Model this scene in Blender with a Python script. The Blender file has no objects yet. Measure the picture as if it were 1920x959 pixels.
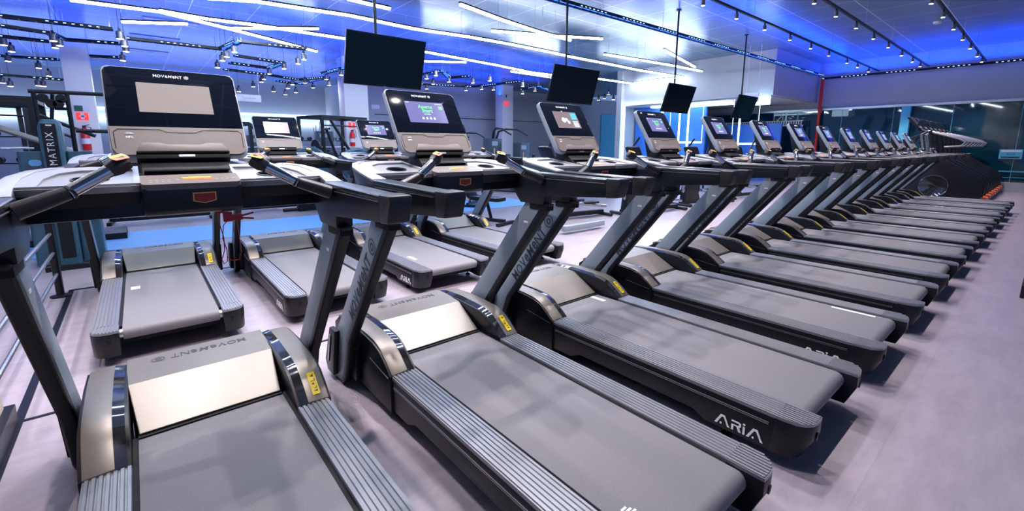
import bpy, bmesh, math, random
from mathutils import Matrix, Vector
random.seed(7)
PI = math.pi
sc = bpy.context.scene
C = sc.collection

# ------------------------------------------------------------------ camera, world, exposure
F_PX, CX0, CY0 = 840.5, 960.0, 418.1
PITCH, YAW, ROLL = -0.1711, 0.6978, 0.0025
cam_d = bpy.data.cameras.new('camera')
cam = bpy.data.objects.new('camera', cam_d); C.objects.link(cam)
cam_d.sensor_fit = 'HORIZONTAL'; cam_d.sensor_width = 36.0
cam_d.lens = F_PX / 1920 * 36.0
cam_d.shift_x = 0.0
cam_d.shift_y = -(479.5 - CY0) / 1920.0
cam_d.clip_start = 0.05; cam_d.clip_end = 200
dv = Vector((math.sin(YAW)*math.cos(PITCH), math.cos(YAW)*math.cos(PITCH), math.sin(PITCH)))
rv = Vector((math.cos(YAW), -math.sin(YAW), 0)); uv_ = rv.cross(dv)
r2 = rv*math.cos(ROLL) + uv_*math.sin(ROLL); u2 = -rv*math.sin(ROLL) + uv_*math.cos(ROLL)
M = Matrix((r2, u2, -dv)).transposed().to_4x4(); M.translation = Vector((-0.162, -2.027, 1.413))
cam.matrix_world = M
sc.camera = cam

w = bpy.data.worlds.new('world'); sc.world = w; w.use_nodes = True
w.node_tree.nodes['Background'].inputs[0].default_value = (0.30, 0.50, 1.0, 1)
w.node_tree.nodes['Background'].inputs[1].default_value = 0.38
sc.view_settings.view_transform = 'Standard'; sc.view_settings.look = 'None'
sc.view_settings.exposure = 0.48; sc.view_settings.gamma = 1.0
sc.view_settings.use_curve_mapping = False
sc.cycles.use_denoising = True
sc.cycles.max_bounces = 6; sc.cycles.diffuse_bounces = 3; sc.cycles.glossy_bounces = 4
sc.cycles.sample_clamp_indirect = 4.0

CEIL = 4.6
BLUE = (0.0, 0.06, 1.0)

def lamp(name, typ, loc, energy, color, rot=(0, 0, 0), size=0.1, size_y=None, spot=1.2, blend=0.5):
    d = bpy.data.lights.new(name, typ); d.energy = energy; d.color = color
    if typ == 'AREA':
        d.size = size
        if size_y: d.shape = 'RECTANGLE'; d.size_y = size_y
    elif typ == 'SPOT':
        d.spot_size = spot; d.spot_blend = blend; d.shadow_soft_size = size
    o = bpy.data.objects.new(name, d); o.location = loc; o.rotation_euler = rot
    C.objects.link(o); return o

# ------------------------------------------------------------------ materials
def mat(name, col, rough=0.5, metal=0.0, spec=0.5, emit=None, estr=1.0, noise=None, coat=0.0, bump=0.0, ior=None):
    m = bpy.data.materials.new(name); m.use_nodes = True
    nt = m.node_tree; b = nt.nodes['Principled BSDF']
    b.inputs['Base Color'].default_value = (*col, 1)
    b.inputs['Roughness'].default_value = rough
    b.inputs['Metallic'].default_value = metal
    b.inputs['Specular IOR Level'].default_value = spec
    b.inputs['Coat Weight'].default_value = coat
    if coat: b.inputs['Coat Roughness'].default_value = 0.08
    if emit:
        b.inputs['Emission Color'].default_value = (*emit, 1)
        b.inputs['Emission Strength'].default_value = estr
    if noise:
        sc_, amt = noise
        tc = nt.nodes.new('ShaderNodeTexCoord'); n = nt.nodes.new('ShaderNodeTexNoise')
        n.inputs['Scale'].default_value = sc_; n.inputs['Detail'].default_value = 4
        nt.links.new(tc.outputs['Object'], n.inputs['Vector'])
        r = nt.nodes.new('ShaderNodeMapRange'); r.inputs[3].default_value = 1-amt; r.inputs[4].default_value = 1+amt
        nt.links.new(n.outputs['Fac'], r.inputs[0])
        mx = nt.nodes.new('ShaderNodeMix'); mx.data_type = 'RGBA'; mx.blend_type = 'MULTIPLY'
        mx.inputs[0].default_value = 1; mx.inputs[6].default_value = (*col, 1)
        nt.links.new(r.outputs[0], mx.inputs[7]); nt.links.new(mx.outputs[2], b.inputs['Base Color'])
        if bump:
            bp = nt.nodes.new('ShaderNodeBump'); bp.inputs['Strength'].default_value = bump; bp.inputs['Distance'].default_value = 0.003
            nt.links.new(n.outputs['Fac'], bp.inputs['Height']); nt.links.new(bp.outputs[0], b.inputs['Normal'])
    return m

MT = {}
MT['black'] = mat('black_plastic', (0.006, 0.008, 0.013), 0.33, spec=0.35, noise=(60, .15))
MT['black_matte'] = mat('matte_black', (0.005, 0.005, 0.007), 0.6, spec=0.25, noise=(40, .15))
MT['dark'] = mat('dark_painted_steel', (0.009, 0.0098, 0.014), 0.36, spec=0.28, noise=(30, .1))
MT['rubber'] = mat('grip_rubber', (0.014, 0.013, 0.016), 0.38, noise=(90, .1))
MT['pad'] = mat('handrail_padding', (0.017, 0.019, 0.026), 0.30, noise=(50, .1))
MT['grey'] = mat('satin_grey_paint', (0.24, 0.285, 0.34), 0.35, metal=0.0, noise=(12, .06))
MT['hood'] = mat('champagne_grey_cover', (0.19, 0.172, 0.155), 0.37, metal=0.48, noise=(5, .05))
MT['tray'] = mat('tray_grey_plastic', (0.31, 0.325, 0.37), 0.30, noise=(25, .05))
MT['tray2'] = mat('tray_basin_plastic', (0.24, 0.235, 0.25), 0.32, noise=(25, .05))
MT['taupe'] = mat('taupe_plastic', (0.155, 0.135, 0.13), 0.45, noise=(80, .08))
MT['chrome'] = mat('polished_chrome', (0.55, 0.56, 0.60), 0.06, metal=1.0, noise=(10, .03))
MT['chromedark'] = mat('dark_gloss_trim', (0.16, 0.165, 0.19), 0.06, metal=0.9, noise=(10, .03))
MT['steel'] = mat('brushed_steel', (0.50, 0.50, 0.53), 0.28, metal=0.9, noise=(20, .06))
MT['rail'] = mat('ribbed_aluminium_grey', (0.27, 0.275, 0.30), 0.34, metal=0.55, noise=(14, .08))
MT['belt'] = mat('belt_rubber', (0.150, 0.148, 0.165), 0.62, noise=(160, .22), bump=0.25)
MT['glass'] = mat('console_black_glass', (0.004, 0.006, 0.014), 0.05, spec=0.6, noise=(3, .1))
MT['white'] = mat('white_print', (0.85, 0.86, 0.88), 0.5, noise=(10, .02))
MT['darkprint'] = mat('dark_print', (0.03, 0.04, 0.06), 0.5, noise=(10, .02))
MT['yellow'] = mat('yellow_sticker', (0.85, 0.62, 0.01), 0.4, noise=(10, .05))
MT['green'] = mat('lime_sticker', (0.42, 0.62, 0.05), 0.4, noise=(10, .05))
MT['redorange'] = mat('red_sticker', (0.80, 0.13, 0.06), 0.4, noise=(10, .05))
MT['maroon'] = mat('maroon_badge', (0.30, 0.02, 0.02), 0.35, noise=(10, .05))
MT['gold'] = mat('gold_border', (0.75, 0.40, 0.12), 0.35, noise=(10, .05))
MT['redplastic'] = mat('red_plastic', (0.45, 0.005, 0.01), 0.35, noise=(10, .05))
MT['red'] = mat('red_paint', (0.70, 0.02, 0.02), 0.3, noise=(10, .05))
MT['orange'] = mat('orange_paint', (0.85, 0.15, 0.05), 0.35, noise=(10, .05))
MT['teal'] = mat('blue_grey_shroud', (0.045, 0.115, 0.17), 0.28, noise=(10, .06))
MT['shroud'] = mat('dark_blue_grey_cover', (0.05, 0.075, 0.10), 0.3, noise=(10, .06))
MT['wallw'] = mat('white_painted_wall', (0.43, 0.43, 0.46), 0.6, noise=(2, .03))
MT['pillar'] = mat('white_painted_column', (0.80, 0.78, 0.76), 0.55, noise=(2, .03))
MT['beige'] = mat('beige_stone_plaster', (0.55, 0.46, 0.40), 0.85, noise=(150, .35), bump=0.6)
MT['tvface'] = mat('television_black_panel', (0.002, 0.008, 0.015), 0.22, spec=0.12, noise=(2, .1))
MT['sign'] = mat('white_sign', (0.75, 0.75, 0.80), 0.5, noise=(10, .03))
MT['signgreen'] = mat('dark_green_sign', (0.01, 0.10, 0.06), 0.5, noise=(10, .03))
MT['cyan'] = mat('cyan_panel', (0.10, 0.50, 0.68), 0.4, noise=(3, .08))
MT['bluelit'] = mat('blue_lit_wall', (0.03, 0.16, 0.62), 0.35, noise=(1.2, .35))  # blue light of the room put into the wall colour
MT['mirror'] = mat('mirror_glass', (0.55, 0.60, 0.68), 0.03, metal=1.0, noise=(3, .02))
MT['tube'] = mat('white_led_diffuser', (0.9, 0.9, 1.0), 0.5, emit=(0.66, 0.80, 1.0), estr=38.0, noise=(3, .01))
MT['neon'] = mat('portal_led_strip', (0.9, 0.9, 1.0), 0.5, emit=(0.50, 0.76, 1.0), estr=4.0, noise=(3, .01))
MT['cove'] = mat('cove_led_strip', (0.9, 0.9, 1.0), 0.5, emit=(0.55, 0.78, 1.0), estr=6.0, noise=(3, .01))
MT['blueled'] = mat('blue_led_strip', (0.05, 0.2, 1.0), 0.5, emit=(0.02, 0.12, 1.0), estr=3.0, noise=(3, .01))
MT['reflectdash'] = mat('led_reflection', (0.5, 0.7, 1.0), 0.5, emit=(0.35, 0.6, 1.0), estr=3.0, noise=(3, .01))  # glowing dashes paint the strip's reflection on the tray sides
MT['bulb'] = mat('spot_bulb', (1, .95, .9), 0.5, emit=(1.0, 0.86, 0.78), estr=22.0, noise=(3, .01))
MT['spotcan'] = mat('spot_housing', (0.16, 0.15, 0.16), 0.35, metal=0.6, noise=(20, .05))
MT['exitred'] = mat('red_exit_sign', (0.8, 0.02, 0.02), 0.4, emit=(1.0, 0.03, 0.03), estr=0.8, noise=(10, .03))
MT['scr_reflect'] = mat('screen_reflection', (0.03, 0.03, 0.03), 0.55, spec=0.15, emit=(0.34, 0.285, 0.29), estr=0.8, noise=(3, .12))  # grey glow stands in for the reflection on the blank screen
MT['scr_violet'] = mat('screen_violet', (0.02, 0.02, 0.05), 0.2, emit=(0.17, 0.17, 0.42), estr=0.9, noise=(3, .1))
MT['scr_brown'] = mat('screen_brown', (0.02, 0.02, 0.02), 0.2, emit=(0.24, 0.19, 0.21), estr=0.9, noise=(3, .1))
MT['scr_pale'] = mat('screen_pale', (0.1, 0.1, 0.1), 0.2, emit=(0.50, 0.45, 0.50), estr=0.9, noise=(3, .1))
MT['scr_green'] = mat('screen_green_text', (0.02, 0.1, 0.02), 0.3, emit=(0.12, 0.85, 0.22), estr=1.2, noise=(3, .02))
MT['scr_white'] = mat('screen_white_text', (0.1, 0.1, 0.1), 0.3, emit=(0.6, 0.75, 1.0), estr=1.2, noise=(3, .02))
MT['scr_cyan'] = mat('screen_cyan', (0.02, 0.1, 0.1), 0.3, emit=(0.10, 0.45, 0.65), estr=1.0, noise=(3, .02))
MT['bluefloor'] = mat('blue_turf', (0.16, 0.42, 0.80), 0.45, noise=(2, .06))

def floor_mat():
    m = bpy.data.materials.new('vinyl_floor'); m.use_nodes = True; nt = m.node_tree; b = nt.nodes['Principled BSDF']
    tc = nt.nodes.new('ShaderNodeTexCoord')
    mp = nt.nodes.new('ShaderNodeMapping'); mp.inputs['Location'].default_value = (0.4, 0.77-0.0, 0)
    nt.links.new(tc.outputs['Object'], mp.inputs[0])
    br = nt.nodes.new('ShaderNodeTexBrick')
    br.offset = 0.5; br.inputs['Scale'].default_value = 1.0
    br.inputs['Brick Width'].default_value = 1.15; br.inputs['Row Height'].default_value = 0.46
    br.inputs['Mortar Size'].default_value = 0.0025
    br.inputs['Color1'].default_value = (0.30, 0.265, 0.31, 1); br.inputs['Color2'].default_value = (0.325, 0.288, 0.335, 1)
    br.inputs['Mortar'].default_value = (0.30, 0.25, 0.27, 1)
    nt.links.new(mp.outputs[0], br.inputs['Vector'])
    n = nt.nodes.new('ShaderNodeTexNoise'); n.inputs['Scale'].default_value = 3; n.inputs['Detail'].default_value = 8; n.inputs['Roughness'].default_value = .7
    mp2 = nt.nodes.new('ShaderNodeMapping'); mp2.inputs['Scale'].default_value = (1, 3.5, 1)
    nt.links.new(tc.outputs['Object'], mp2.inputs[0]); nt.links.new(mp2.outputs[0], n.inputs['Vector'])
    r = nt.nodes.new('ShaderNodeMapRange'); r.inputs[1].default_value = .3; r.inputs[2].default_value = .7; r.inputs[3].default_value = .82; r.inputs[4].default_value = 1.12
    nt.links.new(n.outputs['Fac'], r.inputs[0])
    mx = nt.nodes.new('ShaderNodeMix'); mx.data_type = 'RGBA'; mx.blend_type = 'MULTIPLY'; mx.inputs[0].default_value = 1
    nt.links.new(br.outputs['Color'], mx.inputs[6]); nt.links.new(r.outputs[0], mx.inputs[7])
    nt.links.new(mx.outputs[2], b.inputs['Base Color'])
    b.inputs['Roughness'].default_value = 0.34
    return m
MT['floor'] = floor_mat()

def ceil_mat():
    m = bpy.data.materials.new('ceiling_panels'); m.use_nodes = True; nt = m.node_tree; b = nt.nodes['Principled BSDF']
    tc = nt.nodes.new('ShaderNodeTexCoord')
    br = nt.nodes.new('ShaderNodeTexBrick'); br.offset = 0.0; br.inputs['Scale'].default_value = 1.0
    br.inputs['Brick Width'].default_value = 1.25; br.inputs['Row Height'].default_value = 1.25
    br.inputs['Mortar Size'].default_value = 0.012
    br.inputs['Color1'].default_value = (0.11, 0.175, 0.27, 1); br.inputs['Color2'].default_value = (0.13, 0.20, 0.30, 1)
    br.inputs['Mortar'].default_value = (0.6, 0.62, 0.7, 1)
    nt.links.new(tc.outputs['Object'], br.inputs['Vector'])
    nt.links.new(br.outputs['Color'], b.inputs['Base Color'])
    n = nt.nodes.new('ShaderNodeTexNoise'); n.inputs['Scale'].default_value = 1.3; n.inputs['Detail'].default_value = 3
    nt.links.new(tc.outputs['Object'], n.inputs['Vector'])
    bp = nt.nodes.new('ShaderNodeBump'); bp.inputs['Strength'].default_value = .25; bp.inputs['Distance'].default_value = .05
    nt.links.new(n.outputs['Fac'], bp.inputs['Height']); nt.links.new(bp.outputs[0], b.inputs['Normal'])
    b.inputs['Roughness'].default_value = 0.28; b.inputs['Specular IOR Level'].default_value = 0.7
    return m
MT['ceil'] = ceil_mat()

def glass_mat():
    m = bpy.data.materials.new('night_window_glass'); m.use_nodes = True; nt = m.node_tree; b = nt.nodes['Principled BSDF']
    b.inputs['Base Color'].default_value = (0.006, 0.045, 0.075, 1); b.inputs['Roughness'].default_value = 0.03
    b.inputs['IOR'].default_value = 1.65; b.inputs['Alpha'].default_value = 0.95
    tc = nt.nodes.new('ShaderNodeTexCoord'); n = nt.nodes.new('ShaderNodeTexNoise'); n.inputs['Scale'].default_value = .8
    nt.links.new(tc.outputs['Object'], n.inputs['Vector'])
    cr = nt.nodes.new('ShaderNodeValToRGB'); cr.color_ramp.elements[0].color = (0.001, 0.020, 0.045, 1); cr.color_ramp.elements[1].color = (0.004, 0.065, 0.10, 1)
    nt.links.new(n.outputs['Fac'], cr.inputs[0]); nt.links.new(cr.outputs[0], b.inputs['Base Color'])
    return m
MT['window'] = glass_mat()

# ------------------------------------------------------------------ geometry helpers
class G:
    def __init__(s): s.bm = bmesh.new()
    def _face(s, vs, mi):
        try:
            f = s.bm.faces.new(vs); f.material_index = mi; return f
        except ValueError: return None
    def loft(s, loops, mi=0, cap=True, mtx=None):
        rings = [[s.bm.verts.new(mtx @ Vector(p) if mtx else p) for p in lp] for lp in loops]
        n = len(rings[0])
        for a, b in zip(rings, rings[1:]):
            for i in range(n):
                s._face([a[i], a[(i+1) % n], b[(i+1) % n], b[i]], mi)
        if cap:
            s._face(rings[0][::-1], mi); s._face(rings[-1], mi)
        return s
    def prism(s, poly, axis, a, b, mi=0, mtx=None):
        def P(u, v, t):
            return {'x': (t, u, v), 'y': (u, t, v), 'z': (u, v, t)}[axis]
        return s.loft([[P(u, v, a) for u, v in poly], [P(u, v, b) for u, v in poly]], mi, True, mtx)
    def box(s, x0, x1, y0, y1, z0, z1, mi=0, mtx=None):
        return s.prism([(x0, y0), (x1, y0), (x1, y1), (x0, y1)], 'z', z0, z1, mi, mtx)
    def tube(s, pts, r, n=8, mi=0, cap=True, mtx=None):
        pts = [Vector(p) for p in pts]; loops = []
        up = Vector((0, 0, 1))
        for i, p in enumerate(pts):
            d = (pts[min(i+1, len(pts)-1)] - pts[max(i-1, 0)]).normalized()
            if abs(d.dot(up)) > 0.95: up = Vector((0, 1, 0)) if abs(d.y) < .9 else Vector((1, 0, 0))
            a = d.cross(up).normalized(); b = d.cross(a).normalized()
            rr = r[i] if isinstance(r, (list, tuple)) else r
            loops.append([tuple(p + a*rr*math.cos(t) + b*rr*math.sin(t)) for t in [2*PI*k/n for k in range(n)]])
        return s.loft(loops, mi, cap, mtx)
    def lathe(s, prof, c=(0, 0, 0), axis='z', n=20, mi=0, mtx=None, cap=True):
        loops = []
        for r, h in prof:
            lp = []
            for k in range(n):
                t = 2*PI*k/n; u, v = r*math.cos(t), r*math.sin(t)
                q = {'z': (u, v, h), 'x': (h, u, v), 'y': (u, h, v)}[axis]
                lp.append((q[0]+c[0], q[1]+c[1], q[2]+c[2]))
            loops.append(lp)
        return s.loft(loops, mi, cap, mtx)
    def build(s, name, mats, parent=None, bevel=0.0, seg=2, smooth=True, ang=35, loc=None):
        bmesh.ops.recalc_face_normals(s.bm, faces=s.bm.faces)
        if bevel:
            es = [e for e in s.bm.edges if len(e.link_faces) == 2 and e.calc_face_angle(0) > math.radians(32)]
            bmesh.ops.bevel(s.bm, geom=es, offset=bevel, segments=seg, affect='EDGES', clamp_overlap=True, profile=.6)
        me = bpy.data.meshes.new(name); s.bm.to_mesh(me); s.bm.free()
        for m in (mats if isinstance(mats, (list, tuple)) else [mats]): me.materials.append(MT[m] if isinstance(m, str) else m)
        if smooth:
            me.shade_smooth(); me.set_sharp_from_angle(angle=math.radians(ang))
        o = bpy.data.objects.new(name, me); C.objects.link(o)
        if parent is not None: o.parent = parent
        if loc: o.location = loc
        return o

def tag(o, label=None, cat=None, group=None, kind=None):
    if label: o['label'] = label
    if cat: o['category'] = cat
    if group: o['group'] = group
    if kind: o['kind'] = kind
    return o
def empty(name, loc=(0, 0, 0), rz=0):
    o = bpy.data.objects.new(name, None); C.objects.link(o); o.location = loc; o.rotation_euler = (0, 0, rz)
    o.empty_display_size = .2
    return o
def kids(o): return [c for c in bpy.data.objects if c.parent == o]
def build_tree(o):
    return (o, [build_tree(c) for c in kids(o)])
def copy_tree(tree, parent=None):
    o, ch = tree
    c = o.copy(); C.objects.link(c)
    if parent is not None: c.parent = parent
    for t in ch: copy_tree(t, c)
    return c
def struct(g, name, m, bevel=0, **k):
    o = g.build(name, m, None, bevel, **k); o['kind'] = 'structure'; return o

def rrect(x0, x1, y0, y1, r, n=4):
    if not isinstance(r, (list, tuple)): r = [r]*4
    pts = []
    for (cx, cy, a, rr) in ((x1-r[0], y1-r[0], 0, r[0]), (x0+r[1], y1-r[1], PI/2, r[1]), (x0+r[2], y0+r[2], PI, r[2]), (x1-r[3], y0+r[3], 1.5*PI, r[3])):
        if rr < 1e-5: pts.append((cx, cy)); continue
        for k in range(n+1):
            t = a + PI/2*k/n; pts.append((cx+rr*math.cos(t), cy+rr*math.sin(t)))
    return pts
def plane_m(o, x, y):
    x = Vector(x).normalized(); y = Vector(y).normalized(); n = x.cross(y)
    m = Matrix((x, y, n)).transposed().to_4x4(); m.translation = Vector(o); return m
def plate(name, outline, holes, th, mtx, m, parent, bevel=0.0, offset=0.0):
    """flat plate with holes, top face at local z=0, made from a filled 2D curve"""
    cu = bpy.data.curves.new(name, 'CURVE'); cu.dimensions = '2D'; cu.fill_mode = 'BOTH'
    for lp in [outline]+holes:
        sp = cu.splines.new('POLY'); sp.points.add(len(lp)-1)
        for p, q in zip(sp.points, lp): p.co = (q[0], q[1], 0, 1)
        sp.use_cyclic_u = True
    cu.extrude = th/2
    t = bpy.data.objects.new(name, cu); C.objects.link(t)
    me = bpy.data.meshes.new_from_object(t); bpy.data.objects.remove(t); bpy.data.curves.remove(cu)
    me.transform(mtx @ Matrix.Translation((0, 0, -th/2)))
    me.materials.clear(); me.materials.append(MT[m]); me.name = name
    o = bpy.data.objects.new(name, me); C.objects.link(o)
    if parent is not None: o.parent = parent
    return o
def text_mesh(name, s, size, mtx, m, parent, off=0.0, align='CENTER', th=0.0008, shear=0.0, xs=1.0, spacing=1.0):
    cu = bpy.data.curves.new(name, 'FONT'); cu.body = s; cu.size = size; cu.offset = off; cu.extrude = th; cu.shear = shear
    cu.align_x = align; cu.align_y = 'CENTER'; cu.resolution_u = 2; cu.space_character = spacing; cu.space_line = .9
    t = bpy.data.objects.new(name, cu); C.objects.link(t)
    me = bpy.data.meshes.new_from_object(t); bpy.data.objects.remove(t); bpy.data.curves.remove(cu)
    me.transform(mtx @ Matrix.Scale(xs, 4, (1, 0, 0)))
    me.materials.clear(); me.materials.append(MT[m]); me.name = name
    o = bpy.data.objects.new(name, me); C.objects.link(o)
    if parent is not None: o.parent = parent
    return o
def ring_pts(c, r, n=24): return [(c[0]+r*math.cos(2*PI*k/n), c[1]+r*math.sin(2*PI*k/n)) for k in range(n)]
def logo_movement(name, width, mtx, m, parent, off=None):
    """the wordmark MOVeMeNT with its ringed square, centred on mtx"""
    L = width
    hgt = L*.115
    acc = bmesh.new(); cur = 0.0
    for ch, sl in zip('MOVeMeNT', (0, 0, 0, 0, .18, 0, 0, 0)):
        t_ = text_mesh('glyph', ch, hgt, Matrix.Identity(4), m, None, off=hgt*.004, shear=sl, align='LEFT')
        me = t_.data; bpy.data.objects.remove(t_)
        vs = [v.co for v in me.vertices]; x0, x1 = min(v.x for v in vs), max(v.x for v in vs); y0, y1 = min(v.y for v in vs), max(v.y for v in vs)
        ky = hgt*(.86 if ch == 'e' else 1.0)/(y1-y0); kx = ky*(.95 if ch == 'e' else 1.0)
        me.transform(Matrix.Translation((cur, -hgt*.5, 0)) @ Matrix.Diagonal((kx, ky, 1, 1)) @ Matrix.Translation((-x0, -y0, 0)))
        acc.from_mesh(me); bpy.data.meshes.remove(me)
        cur += (x1-x0)*kx + hgt*.14
    k = L*.82/cur
    acc.transform(mtx @ Matrix.Translation((-L*.5, 0, 0)) @ Matrix.Scale(k, 4, (1, 0, 0)))
    me = bpy.data.meshes.new(name); acc.to_mesh(me); acc.free(); me.materials.append(MT[m])
    o = bpy.data.objects.new(name, me); C.objects.link(o)
    if parent is not None: o.parent = parent
    g = G(); n = 28; R = L*.068
    T = mtx @ Matrix.Translation((L*.43, 0, 0))
    for (ra, rb, sq) in ((R, R*.82, 0), (R*.52, R*.28, 1)):
        k = n if not sq else 8
        a = [(ra*math.cos(2*PI*i/k+.2), ra*math.sin(2*PI*i/k+.2), .0008) for i in range(k)]
        b = [(rb*math.cos(2*PI*i/k+.2), rb*math.sin(2*PI*i/k+.2), .0008) for i in range(k)]
        va = [g.bm.verts.new(T @ Vector(p)) for p in a]; vb = [g.bm.verts.new(T @ Vector(p)) for p in b]
        for i in range(k): g._face([va[i], va[(i+1) % k], vb[(i+1) % k], vb[i]], 0)
    ringme = bpy.data.meshes.new('r'); g.bm.to_mesh(ringme); g.bm.free()
    b2 = bmesh.new(); b2.from_mesh(o.data); b2.from_mesh(ringme); b2.to_mesh(o.data); b2.free()
    bpy.data.meshes.remove(ringme)
    return o

# ------------------------------------------------------------------ room shell
XE, YB, YBL = 21.0, 19.0, 25.0
struct(G().box(-16, 24, -9, 26, -0.1, 0), 'floor', 'floor', smooth=False)
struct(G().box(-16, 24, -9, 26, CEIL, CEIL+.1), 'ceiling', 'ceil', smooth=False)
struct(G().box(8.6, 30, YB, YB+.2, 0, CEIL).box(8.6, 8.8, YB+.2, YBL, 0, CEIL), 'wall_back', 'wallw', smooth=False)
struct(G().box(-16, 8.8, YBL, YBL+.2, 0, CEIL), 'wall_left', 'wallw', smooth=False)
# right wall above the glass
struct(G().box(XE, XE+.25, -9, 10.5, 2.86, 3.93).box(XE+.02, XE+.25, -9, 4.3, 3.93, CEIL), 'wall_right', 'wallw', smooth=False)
struct(G().box(XE-.10, XE+.3, -9, 10.5, 2.80, 2.88), 'trim_1', 'steel')
struct(G().box(XE-.12, XE+.3, -9, 10.5, 0.0, 0.30), 'trim_2', 'wallw')
# bulkhead volume in the corner
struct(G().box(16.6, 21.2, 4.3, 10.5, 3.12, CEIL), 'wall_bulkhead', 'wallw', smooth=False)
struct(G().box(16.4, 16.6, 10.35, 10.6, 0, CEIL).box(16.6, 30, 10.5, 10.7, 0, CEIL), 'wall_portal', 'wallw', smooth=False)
# glass wall in panes
k = 0
y = -9.0
while y < 10.4:
    k += 1
    y1 = min(y+1.55, 10.5)
    g = G(); g.box(XE, XE+.012, y+.008, y1-.008, .30, 2.80)
    win = struct(g, 'window_%d' % k, 'window', smooth=False)
    y = y1
struct(G().box(XE+1.2, XE+1.3, -9, 10.5, 0, 3.0), 'night_backing', mat('night_outside', (0.004, 0.010, 0.016), .8, noise=(1, .2)), smooth=False)  # added dark backing, keeps the world fill from showing through the glass
g = G()
yy = -9.0
while yy < 10.4:
    g.box(XE-.012, XE+.02, yy-.006, yy+.006, .3, 2.8); yy += 1.55
struct(g, 'trim_3', 'cyan')
struct(G().box(XE-.02, XE+.02, -9, 10.5, .62, .66).box(XE-.02, XE+.02, -9, 10.5, .44, .46), 'trim_4', 'cyan')
# floor inlay strips
struct(G().box(-.78, -.74, .5, 3.98, 0.0, .004).box(-.78, 3.9, 3.96, 4.0, 0.0, .004).box(-.78, 4, 1.20, 1.225, 0, .003), 'trim_5', 'dark')
struct(G().box(-5, 7.5, 5.95, 7.45, 0, .006), 'trim_6', 'bluefloor', smooth=False)
# textured wall end beside the camera
struct(G().box(-1.6, -.79, -.6, 1.17, .09, CEIL), 'wall_near', 'beige', smooth=False)
struct(G().box(-1.62, -.755, -.62, 1.20, 0, .11), 'baseboard_near', 'dark', bevel=.004)

# columns
def column(x0, x1, y0, y1, lab):
    o = G().box(x0, x1, y0, y1, 0, CEIL).build('column', 'pillar', bevel=.01)
    return tag(o, lab, 'column', 'white columns')
column(-1.36, -.80, 15.4, 16.0, 'white square column with extinguisher and red sign, behind the cable machine tower')
column(6.05, 6.95, 15.0, 15.6, 'white square column behind the largest hanging television')
column(15.35, 16.1, 17.3, 17.9, 'slim white column with red emergency sign at the back wall')
o = G().box(20.72, 20.98, 1.35, 1.60, .3, 2.80).build('column_in_glass', 'cyan', bevel=.01)  # column seen in the glass, added as a solid post before it
tag(o, 'pale blue column showing in the glass wall, between the last consoles', 'post')

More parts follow.
